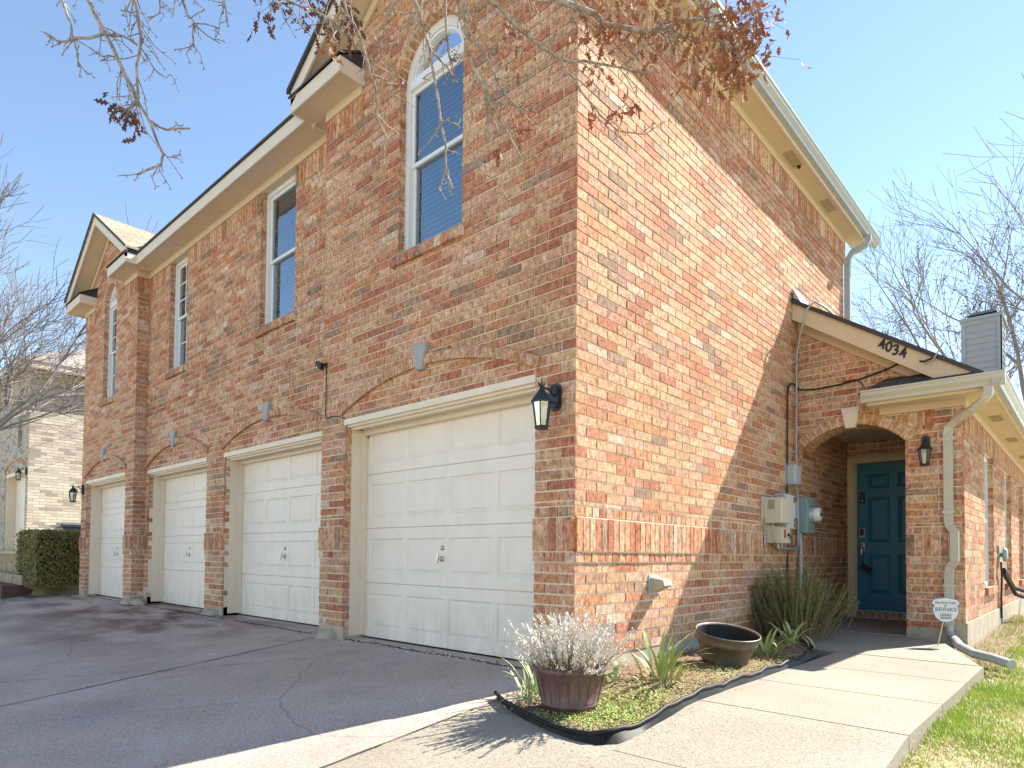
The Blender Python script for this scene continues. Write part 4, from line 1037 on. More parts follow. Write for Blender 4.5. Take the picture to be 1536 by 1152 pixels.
# dryer vent hood
t = thing('dryer_vent', (0, 1.05, .6), 'grey plastic vent hood low on the sunlit brick wall', 'vent')
m = MB(); a, b = .985, 1.115
m.prism([(.001, a, .665), (.115, a+.01, .645), (.125, a+.015, .60), (.02, a, .545), (.001, a, .54)], (0, b-a, 0)); m.build('hood', M_VENT, t)
m = MB(); m.box((.0015, a-.02, .53), (.010, b+.02, .68)); m.build('flange', M_BOXG, t)
# hose reel on the right wall of the wing
t = thing('hose_hanger', (XW, 7.3, .75), 'green-grey hose hanger with dark hose on the right-hand wall', 'hose')
m = MB(); m.lathe((XW, 7.32, .90), [(.03, 0), (.03, .05), (.09, .055), (.09, .09), (.06, .10), (0, .10)], 20, axis=(1, 0, 0)); m.box((XW+.001, 7.22, .78), (XW+.02, 7.42, 1.02)); m.build('hanger', M_MET, t)
m = MB(); m.tube([(XW+.03, 7.3, .8), (XW+.04, 7.28, .6), (XW+.03, 7.3, .35), (XW+.03, 7.31, .05)], .012, 8); m.tube([(XW+.05, 7.35, .7), (XW+.12, 7.8, .45), (XW+.3, 8.4, .35), (XW+.5, 8.8, .4)], .03, 8); m.tube([(XW+.05, 7.35, .66), (XW+.14, 7.8, .36), (XW+.32, 8.4, .25), (XW+.5, 8.8, .3)], .028, 8); m.build('hose', M_CABLE, t)

# ================================================================== ground
def sm(a, b, x):
    t = max(0, min(1, (x-a)/(b-a))); return t*t*(3-2*t)
def hard(y):
    """height of the paving: level beside the house, falling away towards the street"""
    return -.11*(-y) if y < -.15 else (-.11*.15*sm(.15, -.15, y) if y < .15 else 0)
def hz(y):
    if y >= .1: return 0.
    if y > -.3: 
        t = (.1-y)/.4; return -.022*t*t*1.5
    return -.033+.11*(y+.3)
def terr(x, y):
    z = hz(y)-.13 if y > -14 else hz(-14)-.13
    if x > 1.9: z = (-.09-.02*sm(0, 3, x-1.9)) + (hz(y)*.9 if y < 0 else 0) + .07*sm(5, 8, y)
    t = sm(-12.6, -13.2, x)*sm(-.6, -.3, y)
    return z + t*(.80-z)
g = MB(); xs = [-400, -120, -60, -40, -30]+[-26+.5*k for k in range(0, 33)]+[-9.0+1.5*k for k in range(0, 8)]+[3+1.0*k for k in range(8)]+[14, 30, 60, 150, 400]
xs = sorted(set(xs)); ys = sorted(set([-400, -120, -60, -30, -20]+[-14+1.0*k for k in range(12)]+[-2+.1*k for k in range(30)]+[1+1.0*k for k in range(12)]+[14, 18, 30, 60, 150, 400]))
vs = [(x, y, terr(x, y)) for y in ys for x in xs]; nx = len(xs)
g.add(vs, [(j*nx+i, j*nx+i+1, (j+1)*nx+i+1, (j+1)*nx+i) for j in range(len(ys)-1) for i in range(nx-1)], 0, True)
tag(g.build('lawn', M_LAWN), kind='structure')
# driveway: sheet in front of the garages
def sheet(name, mat, xr, yr, zf, nx=1, ny=40, thick=.12):
    g = MB(); vs = []
    X = [xr[0]+(xr[1]-xr[0])*i/nx for i in range(nx+1)]; Y = [yr[0]+(yr[1]-yr[0])*j/ny for j in range(ny+1)]
    for y in Y:
        for x in X: vs.append((x, y, zf(x, y)))
    g.add(vs, [(j*(nx+1)+i, j*(nx+1)+i+1, (j+1)*(nx+1)+i+1, (j+1)*(nx+1)+i) for j in range(ny) for i in range(nx)])
    rt = [(xr[1], y, zf(xr[1], y)) for y in Y]; n = len(rt)
    g.add(rt+[(x, y, z-thick) for x, y, z in rt], [(i, n+i, n+i+1, i+1) for i in range(n-1)])
    for yy in (yr[0], yr[1]):
        g.add([(X[0], yy, zf(X[0], yy)), (X[-1], yy, zf(X[-1], yy)), (X[-1], yy, zf(X[-1], yy)-thick), (X[0], yy, zf(X[0], yy)-thick)], [(0, 1, 2, 3)])
    return g.build(name, mat)
tag(sheet('driveway', M_DRIVE, (-16.5, -.14), (-9.5, .02), lambda x, y: hz(y)), kind='structure')
tag(sheet('unseen_street', M_WALK, (-40, 40), (-19, -12), lambda x, y: hz(-14)-.05), kind='structure')  # out-of-view pale slab, added to bounce sunlight onto the front walls
tag(sheet('garage_apron', M_DRIVE, (-11.6, -.02), (.045, .9), lambda x, y: .001), kind='structure')
tag(sheet('drive_edge', M_WALK, (-.12, 1.98), (-9.5, -.905), lambda x, y: hz(y)+.002), kind='structure')
WJ = [-.9, .0, .88, 1.78, 2.66]
g = MB()
def slab(pts, zf, th=.11):
    n = len(pts); T = [(x, y, zf(y)) for x, y in pts]
    g.add(T, [list(range(n))]); g.add(T+[(x, y, z-th) for x, y, z in T], [(i, n+i, n+(i+1) % n, (i+1) % n) for i in range(n)])
for a, b in zip(WJ, WJ[1:]):
    m_ = 6
    for k in range(m_):
        y0 = a+.006+(b-a-.012)*k/m_; y1 = a+.006+(b-a-.012)*(k+1)/m_
        slab([(.90, y0), (1.955-(y0 > 2)*.0, y0), (1.955, y1), (.90, y1)], hz)
for y0, y1 in ((-.897, -.7), (-.7, -.5), (-.5, -.3)): slab([(-.125, y0), (.895, y0), (.895, y1), (-.125, y1)], lambda y: hz(y)-.003)
slab([(-.139, -.3), (.0, -.3), (.0, .02), (-.139, .02)], lambda y: hz(y)-.004)
slab([(.62, 2.672), (1.93, 2.672), (1.50, 4.05), (1.10, 4.41), (.04, 4.41), (.30, 3.4)], lambda y: .002)
slab([(.003, 4.42), (1.098, 4.42), (1.098, 6.44), (.003, 6.44)], lambda y: .012)
tag(g.build('walkway', M_WALK), kind='structure')
g = MB()
for y in WJ: g.box((.9, y-.006, hz(y)-.02), (1.94, y+.006, hz(y)-.012))
# joints of the driveway, slightly wavy ribbons
def ribbon(g, pts, w, dz=.004, wob=.004):
    vs = []; n = len(pts)
    for i, (x, y) in enumerate(pts):
        a = pts[max(0, i-1)]; b = pts[min(n-1, i+1)]; dx, dy = b[0]-a[0], b[1]-a[1]; l = math.hypot(dx, dy); nx_, ny_ = -dy/l, dx/l
        o = random.uniform(-wob, wob); ww = w*random.uniform(.5, 1.3)
        for s in (-.5, .5): vs.append((x+nx_*(s*ww+o), y+ny_*(s*ww+o), hz(y+ny_*(s*ww+o))+dz))
    g.add(vs, [(2*i, 2*i+2, 2*i+3, 2*i+1) for i in range(n-1)])
for x in (-3.13, -6.03, -8.95, -11.9): ribbon(g, [(x, -.1-k*.12) for k in range(75)], .014)
ribbon(g, [(-.13, -.92-k*.1) for k in range(80)], .016)
ribbon(g, [(-11.6+k*.06, .035+.012*math.sin(k*.37)) for k in range(193)], .026, .006, .010)
ribbon(g, [(-16+k*.1, -4.6) for k in range(160)], .012)
tag(g.build('paving_joints', M_CRACK), kind='structure')
# debris: small chips along the slab crack
g = MB()
for k in range(420):
    x = random.choice([random.uniform(-11.3, -.3), random.uniform(-3.4, -.5), random.uniform(-9.6, -8.0)]); y = random.gauss(.03, .03)
    if y > .12: continue
    s_ = random.uniform(.003, .011); z = hz(y)+.004
    g.add([(x-s_, y-s_*.6, z), (x+s_, y-s_*.5, z), (x+s_*.3, y+s_, z), (x, y, z+s_*.8)], [(0, 1, 3), (1, 2, 3), (2, 0, 3)], random.choice((0, 1)))
tag(g.build('paving_grit', [M_VINYL, M_CRACK]), 'pale grit and leaf bits along the crack before the garage doors', 'grit', kind='stuff')
g = MB()
for k in range(150):
    x = random.uniform(-8, -.3); y = -abs(random.gauss(.1, 1.3)); 
    if y < -6: continue
    a = random.uniform(0, 6.28); L = random.uniform(.008, .03); p = Vector((x, y, hz(y)+.004)); d = Vector((math.cos(a), math.sin(a), .12))*L; s_ = Vector((-d.y, d.x, 0))*.35
    g.add([p, p+d*.5+s_, p+d, p+d*.5-s_], [(0, 1, 2, 3)], random.choice((0, 1)))
tag(g.build('fallen_leaves', [M_STRAW, M_DEADL]), 'few small dry leaves scattered over the shaded driveway', 'fallen leaves', kind='stuff')
# a dropped white scrap on the drive
g = MB(); p = Vector((-3.35, -1.0, hz(-1.0)+.008)); g.add([p, p+Vector((.05, .01, .003)), p+Vector((.055, .03, 0)), p+Vector((.01, .03, .004))], [(0, 1, 2, 3)])
tag(g.build('paper_scrap', M_VINYL), 'small white scrap lying on the shaded driveway', 'litter')

# bed along the side wall
BE = [(-.16, -.60), (.02, -.70), (.22, -.78), (.45, -.845), (.62, -.875), (.76, -.87), (.84, -.80), (.87, -.62), (.885, -.3), (.885, .1), (.885, .6), (.88, 1.2), (.87, 1.8), (.80, 2.4), (.62, 2.75), (.45, 3.1), (.30, 3.6), (.12, 4.2)]
def bez(x, y): return .035*sm(.0, .6, y)+(-.055 if y < -.5 else -.055*sm(.0, -.5, y)) - .02*(1-min(1, abs(x)/.3))
g = MB(); vs = []; K = 8
inner = [(-.16, -.585), (-.13, -.45), (-.10, -.3), (-.06, -.2), (-.04, -.1), (-.02, -.04), (.0, .0), (.0, .05), (.0, .2), (.0, .5), (.0, .8), (.0, 1.3), (.0, 1.8), (.0, 2.4), (.0, 2.8), (.0, 3.2), (.0, 3.7), (.0, 4.3)]
for (x0, y0), (x1, y1) in zip(inner, BE):
    for k in range(K+1):
        t = k/K; x = x0+(x1-x0)*t; y = y0+(y1-y0)*t
        vs.append((x, y, bez(x, y)+random.uniform(-.008, .008)-(.02 if k == K else 0)))
g.add(vs, [(j*(K+1)+i, j*(K+1)+i+1, (j+1)*(K+1)+i+1, (j+1)*(K+1)+i) for j in range(len(BE)-1) for i in range(K)], 0, True)
tag(g.build('garden_soil', M_SOIL), kind='structure')
def dens(pts, st):
    out = []
    for a, b in zip(pts, pts[1:]):
        n = max(1, int(math.hypot(b[0]-a[0], b[1]-a[1])/st))
        for k in range(n): out.append((a[0]+(b[0]-a[0])*k/n, a[1]+(b[1]-a[1])*k/n))
    out.append(pts[-1]); return out
g = MB(); pe = dens(BE, .05)
def edz(x, y): return max(hz(y), bez(x, y)-.05)
rim = [(x+.004*math.sin(9*y), y, edz(x, y)+.042+.008*math.sin(13*y+x*7)+.004*math.sin(31*y)) for x, y in pe]
g.tube(rim, .013, 8)
n = len(rim); A = []
for (x, y, z) in rim: A += [(x+.006, y, z-.01), (x+.022+(.02 if y < -.6 else 0), y-(.015 if y < -.6 else 0), hz(y)-.004)]
g.add(A, [(2*i, 2*i+2, 2*i+3, 2*i+1) for i in range(n-1)], 0, True)
tag(g.build('garden_edging', M_BLKPL), 'wavy black plastic edging curving round the flower bed', 'garden edging')

# grass ----------------------------------------------------------------
g = MB()
def blade(g, x, y, z, h, w, lean, az, mi=0, seg=2):
    d = Vector((math.cos(az), math.sin(az), 0)); s = Vector((-d.y, d.x, 0))
    p0 = Vector((x, y, z)); p1 = p0+d*lean*.35+Vector((0, 0, h*.65)); p2 = p0+d*lean+Vector((0, 0, h))
    g.add([p0-s*w, p0+s*w, p1+s*w*.8, p1-s*w*.8, p2], [(0, 1, 2, 3), (3, 2, 4)], mi)
n = 0
while n < 70000:
    y = random.uniform(-1.4, 9); x = 1.945+abs(random.gauss(0, 1.0))
    if x > 4.2: continue
    if y > 2.6 and y < YP+.05 and x < 2.0: pass
    dens_ = .5+.5*math.sin(x*5.1+y*1.7)*math.sin(y*3.3-x*2.2)
    d = (Vector((x, y, 0))-Vector((CAM.x, CAM.y, 0))).length
    if random.random() > (.12+.88*dens_**.8)*min(1, 3.5/d+.15): continue
    th = random.random() < (.32-.22*dens_); z = terr(x, y)-.004
    if th: blade(g, x, y, z, random.uniform(.003, .02), random.uniform(.0012, .0025), random.uniform(.02, .06), random.uniform(0, 6.28), 1)
    else: blade(g, x, y, z, random.uniform(.015, .03+.045*dens_), random.uniform(.0012, .0026), random.uniform(.005, .04), random.uniform(0, 6.28), 0)
    n += 1
for k in range(5200):   # strip between walk, downspout and foundation
    x = random.uniform(1.3, 1.98); y = random.uniform(2.9, 9)
    if x < 1.66 and y > YP-.03: continue
    if x < 1.95-(y-2.66)*.33 and y < 4.05: continue
    blade(g, x, y, terr(2.0, y)-.0, random.uniform(.02, .06), .002, random.uniform(.005, .04), random.uniform(0, 6.28), 0 if random.random() < .8 else 1)
tag(g.build('grass', [M_LAWNB, M_THATCH]), 'short bright green lawn grass with bits of dry thatch', 'grass', kind='stuff')
g = MB()
g.add([(1.64, 4.3, -.085), (1.99, 2.7, -.088), (2.0, 9, -.04), (1.64, 9, .0)], [(0, 1, 2, 3)]); g.add([(1.2, 4.415, -.05), (1.52, 4.06, -.05), (1.96, 2.68, -.087), (1.64, 4.42, -.05)], [(0, 1, 2, 3)])
tag(g.build('soil_strip', M_SOIL), kind='structure')

# ================================================================== plants and pots
def leaf_strap(g, p, az, L, w, droop, mi=0, seg=7, up=1.2):
    d = Vector((math.cos(az), math.sin(az), 0)); s = Vector((-d.y, d.x, 0)); vs = []
    el = up
    q = Vector(p); st = L/seg
    for k in range(seg+1):
        t = k/seg; ww = w*(1-t**2.2)*(.7+.6*math.sin(min(1, t*1.6)*math.pi/2)); ww = max(ww, .0006)
        dirv = d*math.cos(el)+Vector((0, 0, 1))*math.sin(el)
        nrm = s.cross(dirv)
        vs += [q-s*ww+nrm*ww*.25, q+s*ww+nrm*ww*.25]
        q = q+dirv*st; el -= droop/seg*(1+t)
    g.add(vs, [(2*k, 2*k+1, 2*k+3, 2*k+2) for k in range(seg)], mi, True)
def lily(loc, label, n, L, spread=.09, dead=.3, ws=1.0):
    g = MB(); loc = Vector(loc)
    for k in range(n):
        az = random.uniform(0, 6.28); r = random.uniform(0, spread); p = loc+Vector((math.cos(az)*r, math.sin(az)*r, 0))
        if random.random() < dead: leaf_strap(g, p, az+random.uniform(-.6, .6), L*random.uniform(.5, .9), .006, random.uniform(1.8, 2.6), 1, up=random.uniform(.3, .9))
        else: leaf_strap(g, p, az+random.uniform(-.6, .6), L*random.uniform(.6, 1.1), random.uniform(.009, .015)*ws, random.uniform(.8, 2.0)*(1 if ws == 1 else .6), 0, up=random.uniform(1.0, 1.5))
    return tag(g.build('lily_plant', [M_LILY, M_STRAW]), label, 'plant', 'strap-leaved lilies in the bed')
lily((.50, .28, .0), 'largest strap-leaved lily clump, in the sun between the two planters', 60, .42, .15, .3, .85)
lily((.66, .02, -.01), 'low straw-brown and green lily tuft beside the barrel planter edge', 18, .22, .08, .55) if False else None
lily((.28, .05, .0), 'sparse thin-leaved lily right behind the barrel planter', 13, .26, .06, .4)
lily((.62, 1.75, .02), 'lily clump arching over the edging right of the empty planter', 34, .36, .09, .2)
lily((.55, 2.55, .03), 'lily clump in front of the rosemary near the walk', 20, .40, .07, .2)
lily((.12, -.62, -.05), 'short spiky half-dead lily right at the tip of the bed left of the barrel planter', 20, .26, .06, .4, .6)
lily((.03, -.42, -.04), 'upright taller green lily between the barrel planter and the garage door', 28, .38, .07, .25, .6)
# rosemary
g = MB(); c0 = Vector((.33, 3.35, .02))
for k in range(330):
    az = random.uniform(0, 6.28); r = abs(random.gauss(0, .19)); b = c0+Vector((math.cos(az)*r*.8, math.sin(az)*r*1.3, 0))
    if b.x < .03: b.x = .05
    h = random.uniform(.30, .78)*(1-.3*min(1, r/.5)); ln = Vector((math.cos(az)*random.uniform(.05, .30), math.sin(az)*random.uniform(.05, .35), 0))
    pts = [b, b+ln*.35+Vector((0, 0, h*.4)), b+ln*.75+Vector((0, 0, h*.75)), b+ln+Vector((0, 0, h))]
    for q in pts:
        if q.x < .02: q.x = .02+random.random()*.03
    g.tube(pts, [.004, .003, .002, .001], 3, 1, False)
    for j in range(80):
        t = random.uniform(.12, 1)*3; i = min(2, int(t)); q = pts[i].lerp(pts[i+1], t-i); a2 = random.uniform(0, 6.28)
        d = Vector((math.cos(a2), math.sin(a2), random.uniform(.3, 1.4))).normalized()*random.uniform(.018, .034); s_ = d.cross(Vector((0, 0, 1))).normalized()*.0042
        g.add([q-s_, q+s_, q+d], [(0, 1, 2)], 0)
tag(g.build('rosemary_bush', [M_ROSE, M_STRAW]), 'bushy grey-green rosemary shrub under the electric meter', 'shrub')
# barrel planter
def planter(name, c, tilt, prof, mat, label, cat='planter'):
    t = thing(name, c, label, cat)
    m = MB(); m.lathe((0, 0, 0), prof, 40); o = m.build('pot', mat, t); o.matrix_parent_inverse = Matrix.Identity(4)
    t.rotation_euler = tilt
    return t
PC = (.365, -.53, -.078)
t = planter('barrel_planter', PC, (0, 0, 0), [(0, .004), (.145, 0), (.150, .02), (.158, .05), (.163, .052), (.166, .07), (.162, .074), (.195, .22), (.200, .224), (.203, .245), (.212, .247), (.214, .275), (.203, .277), (.195, .25), (.190, .22), (0, .21)], M_POT, 'dark plum barrel-style planter full of dried silvery foliage')
m = MB()
for k in range(20):
    an = 2*math.pi*k/20; d = Vector((math.cos(an), math.sin(an), 0)); m.tube([d*.1635+Vector((0, 0, .078)), d*.1965+Vector((0, 0, .218))], .0022, 4)
o = m.build('stave_lines', M_POT, t); o.matrix_parent_inverse = Matrix.Identity(4)
m = MB(); m.disc((0, 0, .235), .19, 24); o = m.build('potting_soil', M_SOIL, t); o.matrix_parent_inverse = Matrix.Identity(4)
g = MB(); pc = Vector(PC)+Vector((0, 0, .23))
for k in range(380):
    az = random.uniform(0, 6.28); r = random.uniform(0, .175); b = pc+Vector((math.cos(az)*r, math.sin(az)*r, 0))
    L = random.uniform(.14, .33); out = random.uniform(.2, 1.25)*(r/.17*.65+.4); d = Vector((math.cos(az)*out, math.sin(az)*out, 1)).normalized()
    if random.random() < .12: d = Vector((math.cos(az), math.sin(az), .25)).normalized(); L *= .8
    bend = Vector((random.uniform(-.05, .05), random.uniform(-.05, .05), .02)); pts = [b, b+d*L*.5+bend*.4, b+d*L+bend]
    if pts[2].x < .03 and pts[2].y > -.04: continue
    g.tube(pts, [.0022, .0016, .0009], 3, 1, False)
    for j in range(52):
        t_ = random.uniform(.2, 1)
        if random.random() > t_+.25: continue
        q = pts[0].lerp(pts[1], t_*2) if t_ < .5 else pts[1].lerp(pts[2], t_*2-1)
        a2 = random.uniform(0, 6.28); e = (d+Vector((math.cos(a2), math.sin(a2), random.uniform(-.1, .5)))*.8).normalized()*random.uniform(.012, .026); s_ = e.cross(Vector((random.random()-.5, random.random()-.5, 1))).normalized()*random.uniform(.0022, .0045)
        g.add([q, q+e*.5+s_, q+e, q+e*.5-s_], [(0, 1, 2, 3)], 0 if t_ > .33 or random.random() < .3 else 1)
for k in range(12):
    az = random.uniform(0, 6.28); b = pc; d = Vector((math.cos(az)*.5, math.sin(az)*.5, 1)).normalized(); g.tube([b, b+d*.25, b+d*.44+Vector((random.uniform(-.05, .05), 0, .03))], [.002, .0014, .0007], 3, 1, False)
for x, y in ((.44, -.66), (.37, -.66)):
    g.tube([(x, y+.02, .19), (x+.02, y-.035, .16), (x+.015, y-.03, .06), (x-.03, y-.02, .015)], [.003, .003, .0025, .002], 5, 1, False)
tag(g.build('silver_shrub', [M_SILV, M_STRAW]), 'dried silvery shrub growing out of the plum barrel planter', 'plant')
t = planter('empty_planter', (.535, 1.15, .03), (R(5), R(10), 0), [(0, .012), (.165, .0), (.175, .03), (.185, .035), (.19, .06), (.187, .065), (.225, .18), (.235, .185), (.240, .215), (.236, .22), (.250, .262), (.258, .27), (.254, .28), (.243, .27), (.222, .19), (.18, .045), (0, .03)], M_POT2, 'empty wide bronze-brown bowl planter tilted against the wall')
m = MB(); m.lathe((0, 0, 0), [(0, .034), (.176, .05), (.216, .19), (.236, .262)], 40); o = m.build('liner', M_BLKPL, t); o.matrix_parent_inverse = Matrix.Identity(4); t.scale = (.92, .92, .90)
# ground cover and litter
g = MB()
for k in range(9000):
    x = random.gauss(.62, .16); y = random.gauss(-.42, .26)
    if k % 4 == 0: x = random.uniform(.45, .86); y = random.uniform(.1, 1.9)
    if x > .87 or y < -.84 or x < .1 or (Vector((x-PC[0], y-PC[1], 0)).length < .16): continue
    if y < -.6 and x > .80: continue
    a = random.uniform(0, 6.28); L = random.uniform(.006, .017); z = bez(x, y)+random.uniform(.0, .022)
    d = Vector((math.cos(a), math.sin(a), random.uniform(.1, 1.2))).normalized()*L; s_ = d.cross(Vector((0, 0, 1))).normalized()*L*.3; p = Vector((x, y, z))
    g.add([p, p+d*.5+s_, p+d, p+d*.5-s_], [(0, 1, 2, 3)], 0)
tag(g.build('ground_cover', [M_COVER]), 'low yellow-green creeping ground cover in the flower bed', 'ground cover', kind='stuff')
g = MB()
for k in range(6500):
    y = random.uniform(-.8, 4.0); x = random.uniform(.02, .86)
    if y < -.2 and x < -.05: continue
    if x > .86-(max(0, y-2.2))*.4: continue
    a = random.uniform(0, 6.28); L = random.uniform(.008, .05); z = bez(x, y)+random.uniform(.0, .015); p = Vector((x, y, z)); d = Vector((math.cos(a), math.sin(a), random.uniform(-.1, .5))).normalized()*L; s_ = d.cross(Vector((0, 0, 1))).normalized()*random.uniform(.002, .009)
    g.add([p, p+d*.5+s_, p+d, p+d*.5-s_], [(0, 1, 2, 3)], random.choice((0, 1, 1)))
for k in range(260):
    y = random.uniform(-1.2, 2.4); x = .93+abs(random.gauss(0, .04)) if y > -.8 else random.uniform(.0, .95)
    a = random.uniform(0, 6.28); L = random.uniform(.004, .014); p = Vector((x, y, hz(y)+.006)); d = Vector((math.cos(a), math.sin(a), .15))*L; s_ = Vector((-d.y, d.x, 0))*.4
    g.add([p, p+d*.5+s_, p+d, p+d*.5-s_], [(0, 1, 2, 3)], random.choice((0, 1)))
for k in range(240):
    y = random.uniform(-1.2, 3); x = 2.05+abs(random.gauss(0, .6)); a = random.uniform(0, 6.28); L = random.uniform(.01, .03); p = Vector((x, y, terr(x, y)+.02)); d = Vector((math.cos(a), math.sin(a), .3))*L; s_ = Vector((-d.y, d.x, 0))*.35
    g.add([p, p+d*.5+s_, p+d, p+d*.5-s_], [(0, 1, 2, 3)], 2)
tag(g.build('leaf_litter', [M_STRAW, pm('brown_litter', (.30, .19, .10), (.15, .09, .05), 40, .9), M_DEADL]), 'dry brown leaf litter scattered in the bed and along the walk', 'leaf litter', kind='stuff')

# security yard sign
t = thing('yard_sign', (1.50, 3.80, -.05), 'small white shield-shaped security sign on a stake by the downspout', 'sign')
def shield(s, z0):
    P = [(0, -.115), (.045, -.105), (.085, -.07), (.105, -.02), (.105, .02), (.093, .05), (.118, .072), (.098, .105), (.05, .118), (0, .125)]
    P = P+[(-x, z) for x, z in P[::-1][1:-1]]
    return [(x*s, z0+z*s) for x, z in P]
sy = Vector((1.545, 3.78, .345)); rotz = R(17)
def loc2(x, y, z): 
    c, s_ = math.cos(rotz), math.sin(rotz); return (sy.x+x*c-y*s_, sy.y+x*s_+y*c, sy.z+z)
m = MB(); m.prism([loc2(x, 0, z) for x, z in shield(1.0, 0)], Vector(loc2(0, .006, 0))-Vector(loc2(0, 0, 0))); m.build('border', M_NAVY, t)
m = MB(); m.prism([loc2(x, -.003, z) for x, z in shield(.95, 0)], Vector(loc2(0, .003, 0))-Vector(loc2(0, 0, 0))); m.build('panel', M_SIGN, t)
m = MB(); m.tube([(1.46, 3.80, -.08), (1.50, 3.795, .12), (1.525, 3.79, .25)], .006, 6); m.build('stake', M_BOXC, t)
for body, sz, z, mat_, w_ in (('PROTECTED', .030, .070, M_INKB, 1), ('BY', .022, .043, M_INKB, 1), ('BRINKS', .052, .008, M_NAVY, 1)):
    tx = text_mesh(body, sz, mat_, 'lettering', (0, 0, 0), (0, 0, 0), None, .0006)
    tx.parent = t; tx.matrix_parent_inverse = Matrix.Translation(-t.location); tx.location = loc2(0, -.0045, z); tx.rotation_euler = (R(90), 0, rotz)
for z in (-.034, -.048, -.062, -.075):
    m = MB(); m.obox(loc2(0, -.0042, z), Vector((math.cos(rotz), math.sin(rotz), 0))*.045, Vector((0, 0, .0025)), Vector((-math.sin(rotz), math.cos(rotz), 0))*.0006); m.build('small_print', M_INKB, t)

# ================================================================== far left: hedge, steps, bin, neighbour
def leafmass(g, lo, hi, n, L, mis=(0,)):
    for k in range(n):
        f = random.choice(range(5)); u, v = random.random(), random.random()
        p = [lo[i]+(hi[i]-lo[i])*random.random() for i in range(3)]
        if f == 0: p[2] = hi[2]+random.gauss(0, .02)
        elif f == 1: p[1] = lo[1]+random.gauss(0, .025)
        elif f == 2: p[0] = hi[0]+random.gauss(0, .025)
        elif f == 3: p[0] = lo[0]+random.gauss(0, .02)
        p = Vector(p); d = Vector((random.gauss(0, 1), random.gauss(0, 1), random.gauss(0, 1))).normalized()*L*random.uniform(.6, 1.3); s_ = d.orthogonal().normalized()*L*.3
        g.add([p, p+d*.5+s_, p+d, p+d*.5-s_], [(0, 1, 2, 3)], random.choice(mis))
g = MB(); leafmass(g, (-13.35, -.62, .14), (-12.0, .15, 1.18), 17000, .045, (0, 0, 1))
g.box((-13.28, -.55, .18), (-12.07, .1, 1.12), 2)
t = thing('hedge_bush', (-12.7, -.2, 0), 'dark green box-clipped hedge at the far left end of the house', 'hedge')
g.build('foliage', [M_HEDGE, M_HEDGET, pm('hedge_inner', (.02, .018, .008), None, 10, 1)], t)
m = MB(); m.tube([(-12.75, -.3, -.1), (-12.72, -.28, .06), (-12.7, -.2, .25)], [.09, .06, .05], 8); m.build('trunk', M_BARKD, t)
t = thing('wheeled_bin', (-13.6, .35, .15), 'grey wheeled bin with lid standing behind the hedge', 'bin')
m = MB(); m.prism([(-13.95, .12, .1), (-13.35, .12, .1), (-13.30, .10, 1.32), (-14.0, .10, 1.32)], (0, .5, 0)); m.build('body', M_BIN, t)
m = MB(); m.box((-14.06, .05, 1.33), (-13.24, .66, 1.38)); m.box((-13.9, .12, 1.38), (-13.4, .6, 1.43)); m.build('lid', M_BIN, t)
m = MB(); m.box((-13.72, .094, 1.05), (-13.5, .10, 1.24)); m.build('label_plate', pm('bin_plate', (.25, .1, .08), None, 10, .6), t)
t = thing('retaining_wall', (-15, -.6, 0), 'low stepped stone retaining wall left of the hedge', 'retaining wall')
for k, (y, z0, z1) in enumerate(((-.95, -.12, .16), (-.70, .16, .36), (-.45, .36, .56))):
    m = MB(); x = -20.0
    while x < -12.9:
        L = random.uniform(.3, .6); m.box((x+.006, y+random.uniform(0, .015), z0+.004), (x+L-.006, y+.5, z1-.004+random.uniform(-.006, .006)), 0); x += L
    m.box((-20, y+.03, z0-.1), (-12.9, y+.5, z1-.015), 1)
    m.build('stone_course', [M_STONE if k else pm('low_brick', (.14, .07, .06), (.10, .06, .05), 20, .9), M_CRACK], t)
# neighbour house
nb = thing('neighbour_house', (-17.4, .3, .6), 'pale cream brick house in the background at far left', 'house')
NX, NY, NZ = -17.35, .25, .72
m = MB(); EH = 5.45
# front wall with garage opening and window opening, built from boxes
m.box((NX-.25, NY+.0, NZ-.9), (NX, NY+.3, EH)); m.box((NX-2.7, NY, 2.95), (NX-.25, NY+.3, 3.55)); m.box((NX-.62, NY, 3.55), (NX-.25, NY+.3, EH)); m.box((NX-2.7, NY, 3.55), (NX-1.22, NY+.3, EH)); m.box((NX-1.22, NY, 5.1), (NX-.62, NY+.3, EH))
m.box((NX-3.4, NY, NZ-.9), (NX-2.7, NY+.3, EH)); m.box((NX-9, NY+.5, NZ-.9), (NX-3.4, NY+.8, EH)); m.box((NX-.3, NY+.3, NZ-.9), (NX, NY+9, EH)); m.box((NX-3.4, NY+.3, NZ-.9), (NX-3.35, NY+.5, EH))
m.build('wall', M_FBRICK, nb, BX)
m = MB(); m.box((NX-2.7, NY+.25, NZ-.1), (NX-.25, NY+.28, 2.95)); panel_face(m, NX-2.6, NX-.37, NZ, 2.87, NY+.245, [(NX-2.5+j*.54, NX-2.5+j*.54+.44, NZ+.1+k*.53, NZ+.45+k*.53) for j in range(4) for k in range(4)], .012, .012, .04); m.build('garage_door', M_DOORW, nb)
m = MB(); m.box((NX-2.7, NY+.02, NZ), (NX-2.66, NY+.25, 2.95)); m.box((NX-.29, NY+.02, NZ), (NX-.25, NY+.25, 2.95)); m.box((NX-2.66, NY+.02, 2.85), (NX-.29, NY+.25, 2.95)); m.build('door_frame', M_JAMB, nb)
m = MB(); arch_ring(m, NX-2.75, NX-.2, NY, 2.97, 3.2, .09); m.build('brick_arch', [M_BRICK, M_MORT], nb)
m = MB(); a, b = NX-1.22, NX-.62
for q in ((a, a+.06), (b-.06, b)): m.box((q[0], NY+.08, 3.55), (q[1], NY+.14, 5.1))
